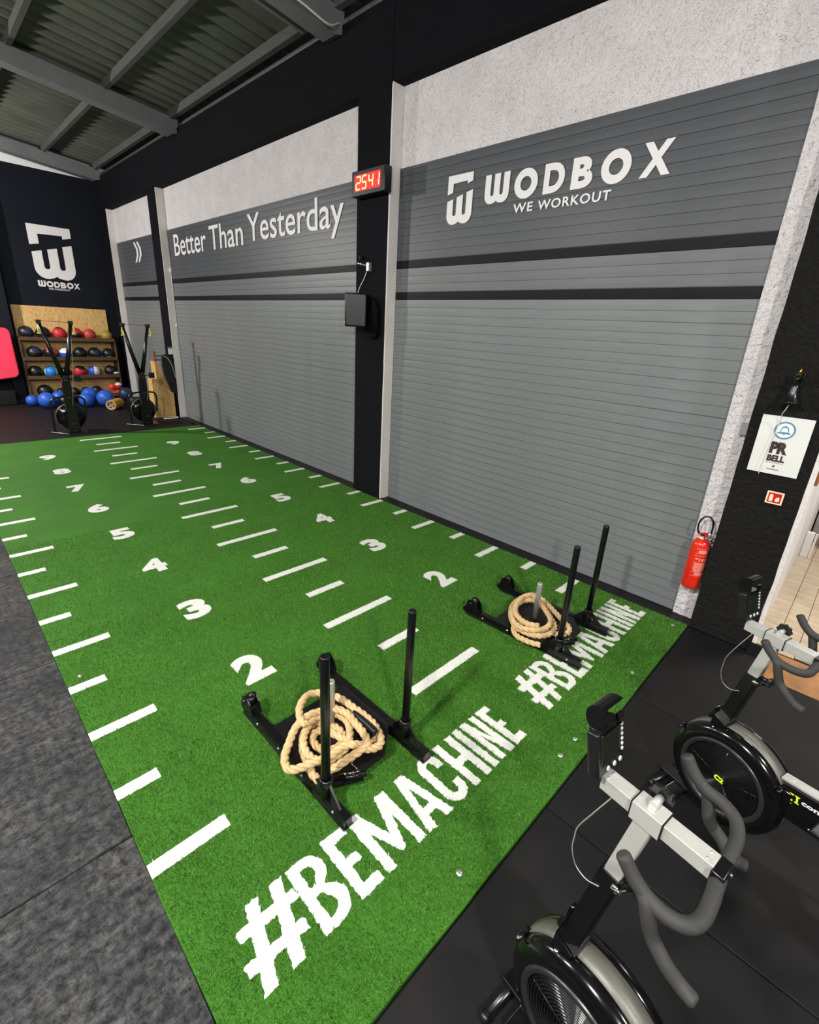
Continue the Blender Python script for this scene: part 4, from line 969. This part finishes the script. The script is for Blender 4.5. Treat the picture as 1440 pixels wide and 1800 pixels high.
# ================================================================== NEXT ROOM
rm = MB(); rm.box(4.08, -4.5, -0.02, 9.0, -.50, .085); nf = struct('floor_2', rm, M['rubber'])
y = -.514; k = 0
while y > -2.2:
    x = 4.10-.3*(k % 2)
    while x < 8.6:
        xa = max(x, 4.085); xb = min(x+.60, 8.6)
        b = MB(); b.box(xa+.0012-(xa+xb)/2, -.0685, 0, xb-.0012-(xa+xb)/2, .0685, .012, .0012, seg=1); o = b.obj('plank', M['plank'], nf); o.location = ((xa+xb)/2, y-.07, .086)
        x += .60
    y -= .1405; k += 1
wallbox('wall_side', M['smooth_white'], (4.105, -.525, 0.0, 9.0, -.50, 2.35))
wallbox('wall_far_room', M['marble'], (8.6, -4.5, 0, 8.8, -.5, 3.0))
wallbox('wall_near_room', M['smooth_white'], (4.3, -4.5, 0, 9.0, -4.4, 3.0))
wallbox('ceiling_2', M['smooth_white'], (4.2, -4.5, 2.9, 9.0, -.5, 3.0))
b = MB(); b.prism([(3.80, 0), (4.085, 0), (4.085, .085)], 0, 1.2, MX((1, 0, 0), (0, 0, 1), (0, -1, 0), (0, -.64, 0)))
tag(b.obj('threshold_ramp', M['ramp']), 'orange brown wooden ramp at the doorway threshold behind the further bike', 'ramp')
b = MB(); b.box(4.10, -.545, 0.0, 4.125, -.512, 1.8, .002); struct('door_4', b, M['jamb'])
t = thing('wooden_frame', 'brown wooden frame edge on the white wall inside the doorway', 'frame', (4.20, -.53, 1.42))
b = MB(); b.box(0, -.03, 0, .30, -.001, .02); b.box(0, -.03, .02, .02, -.001, .5); b.box(.28, -.03, .02, .30, -.001, .5); b.obj('frame_bars', M['door_wood'], t)
b = MB(); b.box(6.55, -.60, .10, 6.62, -.53, .40, .005); b.box(6.55, -.63, .10, 6.58, -.61, .40)
tag(b.obj('wall_panel', M['smooth_white']), 'white upright panel at the foot of the wall in the next room', 'panel')
t = thing('red_stool', 'dark red upholstered stool in the next room', 'stool', (7.15, -.80, .098))
b = MB(); b.box(-.14, -.14, .24, .14, .14, .36, .03); b.obj('seat', M['dark_red'], t)
for sx in (-1, 1):
    for sy in (-1, 1):
        b = MB(); b.box(sx*.11-.015, sy*.11-.015, 0, sx*.11+.015, sy*.11+.015, .25); b.obj('leg', M['door_wood'], t)
t = thing('grey_counter', 'pale grey counter standing in the next room beyond the doorway', 'counter', (7.9, -.9, .098))
b = MB(); b.box(-.3, -.36, 0, .3, .36, .95, .01); b.obj('body', M['grey_box'], t)
b = MB(); b.box(-.33, -.37, .95, .33, .37, .99, .004); b.obj('top', M['smooth_white'], t)
ld = bpy.data.lights.new('next_room_light', 'AREA'); ld.size = 0.8; ld.energy = 62; ld.color = (1, .96, .91)
t = thing('panel_lamp', 'flat ceiling lamp of the next room', 'lamp', (5.9, -1.6, 2.86)); link('lamp_light', ld, t)
b = MB(); b.box(-.4, -.4, .004, .4, .4, .035); b.obj('diffuser', M['lamp_glow'], t)

# ================================================================== BALL RACK
t = thing('ball_rack', 'chipboard rack of four shelves full of medicine balls against the end wall', 'rack', (0, 0, 0))
RX0, RX1, RY0, RY1 = 1.75, 3.90, 15.27, 15.72
b = MB(); b.box(RX0+.01, RY1-.02, 0.02, RX1-.01, RY1, 2.42); b.obj('back_panel', M['osb'], t)
for x in (RX0-.03, RX1-.01):
    b = MB(); b.prism([(RY0, 0), (RY1, 0), (RY1, 1.75), (RY0+.02, 1.62)], 0, .03, MX((0, 1, 0), (0, 0, 1), (1, 0, 0), (x, 0, 0))); b.obj('side_panel', M['ply_dark'], t)
SH = (1.63, 1.13, .65, .12)
for z in SH:
    b = MB(); b.prism([(RY0, z-.035), (RY1-.02, z-.095), (RY1-.02, z-.075), (RY0, z-.015)], RX0, RX1-.01, MX((0, 1, 0), (0, 0, 1), (1, 0, 0), (0, 0, 0))); s_ = b.obj('shelf', M['ply_dark'], t)
    b = MB(); b.box(RX0, RY0-.018, z-.055, RX1-.01, RY0, z+.035); b.obj('shelf_lip', M['ply_dark'], s_)
# balls
def ball_mesh(key, r, mats, fn):
    b = MB(); bmesh.ops.create_uvsphere(b.b, u_segments=28, v_segments=18, radius=r)
    for f in b.b.faces:
        c = f.calc_center_median()/r; f.material_index = fn(c); f.smooth = True
    # seams: slight groove between panels
    for v in b.b.verts:
        n_ = v.co.normalized(); k = min(abs(n_.x), abs(n_.y))
        if k < .02: v.co *= .985
    me = b.mesh(key, mats); return me
one = lambda c: 0
BK = {}
def B_(key, r, mats, fn=one):
    k = (key, round(r, 3))
    if k not in BK: BK[k] = ball_mesh('ball_'+key, r, [M[m] for m in mats], fn)
    return BK[k]
def put_ball(key, mats, fn, x, y, z, r, label, group, rot=(0, 0, 0)):
    o = link('medicine_ball', B_(key, r, mats, fn), None, (x, y, z), rot)
    tag(o, label, 'ball', group)
def shz(z, y=15.46): return z-.015-.06*(y-RY0)/(RY1-.02-RY0)
def row(z, items, group):
    for (x, r, key, mats, fn, label) in items:
        put_ball(key, mats, fn, x, 15.30+r, shz(z, 15.30+r)+r+.004, r, label, group, (R(random.uniform(-15, 15)), 0, R(random.uniform(-20, 20))))
cap = lambda t_: (lambda c: 1 if c.z > t_ else 0)
low = lambda t_: (lambda c: 1 if c.z < t_ else 0)
side = lambda t_: (lambda c: 1 if c.x > t_ else 0)
both = lambda t_: (lambda c: 1 if abs(c.x) > t_ else 0)
patch = lambda v, t_: (lambda c: 1 if c.normalized().dot(Vector(v).normalized()) > t_ else 0)
row(SH[0], [(1.93, .168, 'blacknavy', ['ball_black', 'navy'], patch((.8, -.6, .2), .7), 'black ball with a navy patch, leftmost on the top shelf'),
            (2.29, .165, 'black', ['ball_black'], one, 'plain black ball on the top shelf, left of the red balls'),
            (2.65, .165, 'redcap', ['red', 'ball_black'], cap(.82), 'red ball with a black cap on the top shelf'),
            (3.02, .165, 'redlow', ['red', 'ball_black'], patch((-.2, -.6, -.8), .6), 'red ball with a black underside on the top shelf'),
            (3.34, .155, 'faded', ['red2'], one, 'plain faded red ball on the top shelf'),
            (3.76, .14, 'olive', ['olive'], one, 'olive yellow ball, rightmost on the top shelf')], 'balls on the top shelf')
row(SH[1], [(2.02, .168, 'navytop', ['ball_black', 'navy'], patch((.5, -.5, .7), .72), 'black ball with a blue tinted top, leftmost on the second shelf'),
            (2.37, .162, 'redmix', ['ball_black', 'red2'], patch((.5, -.3, .7), .1), 'brownish red and black ball on the second shelf'),
            (2.71, .150, 'whiteblue', ['blue', 'white'], cap(.12), 'ball with white top and blue bottom on the second shelf'),
            (3.04, .160, 'black2', ['ball_black'], one, 'plain black ball on the second shelf, right of the white and blue one'),
            (3.39, .160, 'navyspot', ['ball_black', 'navy'], patch((.3, -.9, -.2), .75), 'black ball with navy spots on the second shelf'),
            (3.73, .150, 'whitespot', ['ball_black', 'white'], patch((.0, -.75, -.65), .96), 'black ball with a small white mark, rightmost on the second shelf')], 'balls on the second shelf')
row(SH[2], [(1.96, .160, 'black3', ['ball_black'], one, 'plain black ball, leftmost on the third shelf'),
            (2.30, .155, 'skyball', ['sky', 'white'], both(.72), 'light blue ball with white sides on the third shelf'),
            (2.62, .135, 'black4', ['ball_black'], one, 'smaller black ball behind the upright on the third shelf'),
            (2.96, .155, 'redblack', ['red', 'ball_black'], patch((.2, -.3, .9), .55), 'red ball with a black top on the third shelf'),
            (3.31, .150, 'bluewhite', ['blue', 'white'], side(.0), 'ball half blue and half white on the third shelf'),
            (3.72, .155, 'bluespot', ['ball_black', 'blue'], patch((.4, -.6, -.7), .93), 'black ball with a blue spot, rightmost on the third shelf')], 'balls on the third shelf')
row(SH[3], [(2.08, .175, 'bigblack', ['ball_black', 'white'], patch((-.3, -.8, -.5), .965), 'big black ball with a white label, leftmost on the lowest shelf'),
            (2.44, .125, 'sb1', ['ball_black'], one, 'small black ball beside the big one on the lowest shelf'),
            (2.74, .125, 'sb1', ['ball_black'], one, 'second small black ball on the lowest shelf'),
            (3.02, .125, 'sb1', ['ball_black'], one, 'third small black ball on the lowest shelf'),
            (3.29, .135, 'sb2', ['ball_black'], one, 'rightmost black ball on the lowest shelf')], 'balls on the lowest shelf')
b = MB(); b.lathe([(0, -.03), (.075, -.02), (.09, .0), (.075, .02), (0, .03)], 20, Matrix.Translation((3.83, 15.24, .675)) @ Matrix.Scale(1, 4)); bmesh.ops.translate(b.b, verts=b.b.verts, vec=(0, .12, .04))
b.obj('end_cap', M['white'], bpy.data.objects['ball_rack'])
put_ball('orange', ['orange'], one, 3.68, 15.38, .315, .085, 'small bright orange red ball on a red cloth on the lowest shelf', 'small balls on the lowest shelf')
put_ball('redwhite', ['red', 'white'], cap(.3), 3.80, 15.20, .36, .10, 'small red and white ball above the yellow roller', 'small balls on the lowest shelf')
b = MB()
for i in range(7):
    b.box(3.50+i*.05, 15.285+.02*math.sin(i), .112+.03*abs(math.sin(i*1.3)), 3.57+i*.05, 15.44, .20+.03*math.cos(i), .02)
tag(b.obj('red_cloth', M['orange']), 'crumpled orange red cloth lying under the small orange ball', 'cloth')
put = lambda x, y, r, m, lab: put_ball(m, [m], one, x, y, r+.001, r, lab, 'balls on the floor before the rack')
put(1.66, 14.70, .135, 'blue', 'small blue ball, leftmost on the floor before the rack')
put(1.90, 14.20, .195, 'blue', 'blue ball on the floor, second from the left')
put(2.25, 14.75, .17, 'blue', 'blue ball half hidden behind the grey black one on the floor')
put(2.27, 14.15, .16, 'plastic_matte', 'grey black ball on the floor behind the left ski machine hoop')
put(2.72, 14.05, .18, 'blue', 'blue ball seen through the hoop of the left ski machine')
put(2.95, 14.72, .20, 'blue', 'blue ball at the back between two others on the floor')
put(3.13, 13.93, .212, 'blue', 'biggest blue ball on the floor beside the yellow roller')
put(3.30, 14.60, .15, 'ball_black', 'black ball on the floor behind the yellow roller')
put(3.85, 14.80, .18, 'navy', 'navy ball on the floor right of the rack')
# rollers
t = thing('foam_roller', 'yellow hollow roller with black spokes lying on the floor', 'roller', (3.20, 13.40, .128)); t.rotation_euler = (R(90), 0, R(-38))
b = MB(); b.lathe([(.098, -.24), (.125, -.24), (.128, -.22), (.128, .22), (.125, .24), (.098, .24), (.098, -.24)], 32, Matrix.Rotation(0, 4, 'Z')); b.obj('sleeve', M['roller'], t)
b = MB()
for a in (0, 90): b.box(-.1, -.018, .18, .1, .018, .22, mtx=Matrix.Rotation(R(a+30), 4, 'Z'))
b.lathe([(.086, .17), (.100, .17), (.100, .24), (.086, .24), (.086, .17)], 28); b.obj('spokes', M['grey_box'], t)
t = thing('black_drum', 'low black drum standing behind the right ski machine', 'drum', (3.62, 13.2, 0))
b = MB(); b.lathe([(0, 0), (.17, 0), (.175, .02), (.175, .28), (.16, .30), (0, .30)], 28); b.obj('shell', M['plastic_matte'], t)

# pink pad leaning at the left
t = thing('foam_pad', 'pink red foam pad leaning on the dark post at the left edge', 'pad', (0, 0, 0))
b = MB(); b.prism([(.35, .40), (1.58, .56), (1.66, .64), (1.665, 1.66), (1.60, 1.76), (.35, 1.80)], 0, .07, MX((1, 0, 0), (0, .10, .99), (0, -1, 0), (-.085, 15.12, .12)))
bmesh.ops.bevel(b.b, geom=list(b.b.edges), offset=.02, segments=2, affect='EDGES'); b.obj('pad', M['pink'], t)
t2 = thing('pad_stand', 'black bench frame under the pink pad', 'stand', (0, 0, 0))
b = MB(); b.box(.2, 15.02, 0, 1.40, 15.16, .36, .02); b.obj('frame', M['rubber'], t2)

# ================================================================== SKI MACHINES
def make_ski(label, x, y, rz):
    t = thing('ski_machine', label, 'ski machine', (x, y, 0), rz, 'ski machines at the end of the turf')
    S = M['steel_black']
    b = MB(); b.prism([(-.10, 0.02), (.10, 0.02), (.065, 1.02), (.045, 1.16), (-.045, 1.16), (-.065, 1.02)], -.05, .05, MX((1, 0, 0), (0, 0, 1), (0, -1, 0), (.02, 0, 0)))
    bmesh.ops.bevel(b.b, geom=list(b.b.edges), offset=.008, segments=1, affect='EDGES'); col = b.obj('column', S, t)
    for zz in (.06, .20, .72, 1.06, 1.12):
        for xx in (-.018, .018):
            b = MB(); b.lathe([(0, .006), (.007, .005), (.009, 0)], 8, MX((1, 0, 0), (0, 0, 1), (0, -1, 0), (.02+xx, -.05, zz))); b.obj('bolt', M['chrome'], col)
    for s in (-1, 1):
        b = MB(); b.tube([(.02+s*.02, 0, 1.10), (.02+s*.14, 0, 1.60), (.02+s*.25, -.02, 2.11)], [.046, .038, .030], 10); arm = b.obj('arm', S, t)
        b = MB(); b.box(.02+s*.25-.035, -.07, 2.09, .02+s*.25+.035, .04, 2.16, .01); b.obj('pulley_head', M['plastic_matte'], arm)
        b = MB(); b.tube([(.02+s*.27, -.05, 2.08), (.02+s*.285, -.06, 1.98), (.02+s*.27, -.07, 1.93)], [.010, .014, .012], 8); b.tube([(.02+s*.24, -.075, 1.925), (.02+s*.31, -.07, 1.925)], .012, 8); b.obj('pull_handle', M['lime'], arm)
    b = MB(); b.tube([(-.23, -.03, 2.145), (.27, -.03, 2.13)], .004, 6); b.obj('cord', M['plastic_matte'], t)
    b = MB(); b.tube([(.26, -.03, 2.10), (.17, -.06, 1.3), (.05, -.06, .55)], .0025, 5); b.obj('cord', M['jamb'], t)
    AX = MX((1, 0, 0), (0, 0, 1), (0, -1, 0), (.03, .20, .31))
    b = MB(); b.lathe([(0, .10), (.12, .10), (.20, .085), (.25, .05), (.262, .02), (.262, -.06), (.24, -.10), (.10, -.12), (0, -.12)], 40, AX); wh = b.obj('flywheel_cover', M['plastic_black'], t)
    b = MB(); b.lathe([(.255, .045), (.268, .040), (.268, .025), (.255, .020)], 40, AX); b.obj('rim_trim', M['band'], wh)
    hp = smooth_path([(-.31, -.02, .06), (-.31, -.01, .30), (-.30, 0, .60), (-.26, 0, .69), (-.18, 0, .72), (0, 0, .735), (.18, 0, .72), (.25, 0, .69), (.28, 0, .60), (.25, -.01, .30)], 5)
    b = MB(); b.tube(hp, .019, 10); b.obj('hoop', S, t)
    b = MB(); b.prism([(-.34, .20), (-.12, -.14), (.20, -.16), (.30, .25)], 0, .02, Matrix()); bs = b.obj('base_plate', M['plastic_matte'], t)
    b = MB(); b.tube([(-.345, .20, .022), (-.125, -.145, .022)], .009, 6); b.obj('base_edge', M['alu'], bs)
    b = MB(); b.tube([(.06, 0, 1.08), (.18, -.04, 1.10)], .010, 8); b.box(.16, -.08, 1.03, .27, -.03, 1.15, .01); b.obj('monitor', M['plastic_matte'], t)
    return t
make_ski('black ski machine with V shaped arms, left of the two, before the ball rack', 1.74, 10.78, 0)
make_ski('black ski machine with V shaped arms, right of the two, before the corner shutter', 3.18, 10.98, R(4))

# chipboard stand with hanging straps near the far pier
t = thing('chipboard_stand', 'stepped chipboard stand leaning at the foot of the far black pier', 'stand', (0, 0, 0))
b = MB(); b.prism([(3.62, 0.0), (4.09, 0.0), (4.09, .62), (4.04, .62), (4.03, .93), (3.93, .93), (3.93, 1.12), (3.86, 1.12), (3.84, 1.30), (3.74, 1.32), (3.745, .93), (3.63, .93)], 0, .30, MX((1, 0, 0), (0, 0, 1), (0, -1, 0), (0, 12.0, 0))); b.obj('panel', M['osb'], t)
b = MB(); b.box(3.735, 11.68, 1.32, 3.77, 11.75, 1.56, .003); b.obj('peg', M['door_wood'], t)
b = MB(); b.tube([(3.77, 11.70, 1.45), (4.12, 11.66, 1.45)], .012, 8); b.tube([(3.77, 11.70, 1.36), (4.12, 11.66, 1.36)], .012, 8); b.obj('rail', M['steel_black'], t)
t = thing('training_vest', 'black vest and straps hanging from the rail of the chipboard stand', 'vest', (0, 0, 0))
b = MB(); b.prism([(3.90, 1.44), (3.96, 1.50), (4.04, 1.48), (4.15, 1.33), (4.20, 1.10), (4.22, .80), (4.24, .42), (4.17, .40), (4.15, .60), (4.02, .62), (3.98, .80), (3.92, 1.0), (3.89, 1.25)], 0, .10, MX((1, 0, 0), (0, 0, 1), (0, -1, 0), (-.03, 11.64, 0)))
bmesh.ops.bevel(b.b, geom=list(b.b.edges), offset=.02, segments=2, affect='EDGES'); b.obj('vest_body', M['bag'], t)
b = MB(); b.tube(smooth_path([(3.90, 11.53, 1.46), (4.0, 11.52, 1.38), (4.08, 11.52, 1.15), (4.11, 11.52, .95)], 6), .012, 6); b.obj('strap', M['steel'], t)
b = MB(); b.box(4.02, 11.535, 1.50, 4.12, 11.545, 1.63); b.box(4.02, 11.535, 1.645, 4.12, 11.545, 1.655)
tag(b.obj('paper_notice', M['print_white']), 'small white paper notice on the far black pier above the vest', 'notice')
b = MB(); b.tube(smooth_path([(3.72, 11.45, .012), (3.90, 11.40, .012), (4.06, 11.48, .012), (4.00, 11.56, .012), (3.80, 11.56, .012)], 6, closed=True), .010, 8, closed=True)
tag(b.obj('white_ring', M['print_white']), 'thin white ring lying on the floor before the chipboard stand', 'ring')

b = MB(); b.prism([(0, 0), (.03, .006), (.028, .016), (.006, .013)], 0, .003, Matrix.Translation((3.71, -.795, .001)))
tag(b.obj('paper_scrap', M['print_white']), 'tiny white scrap lying on the black mat before the wooden ramp', 'scrap')
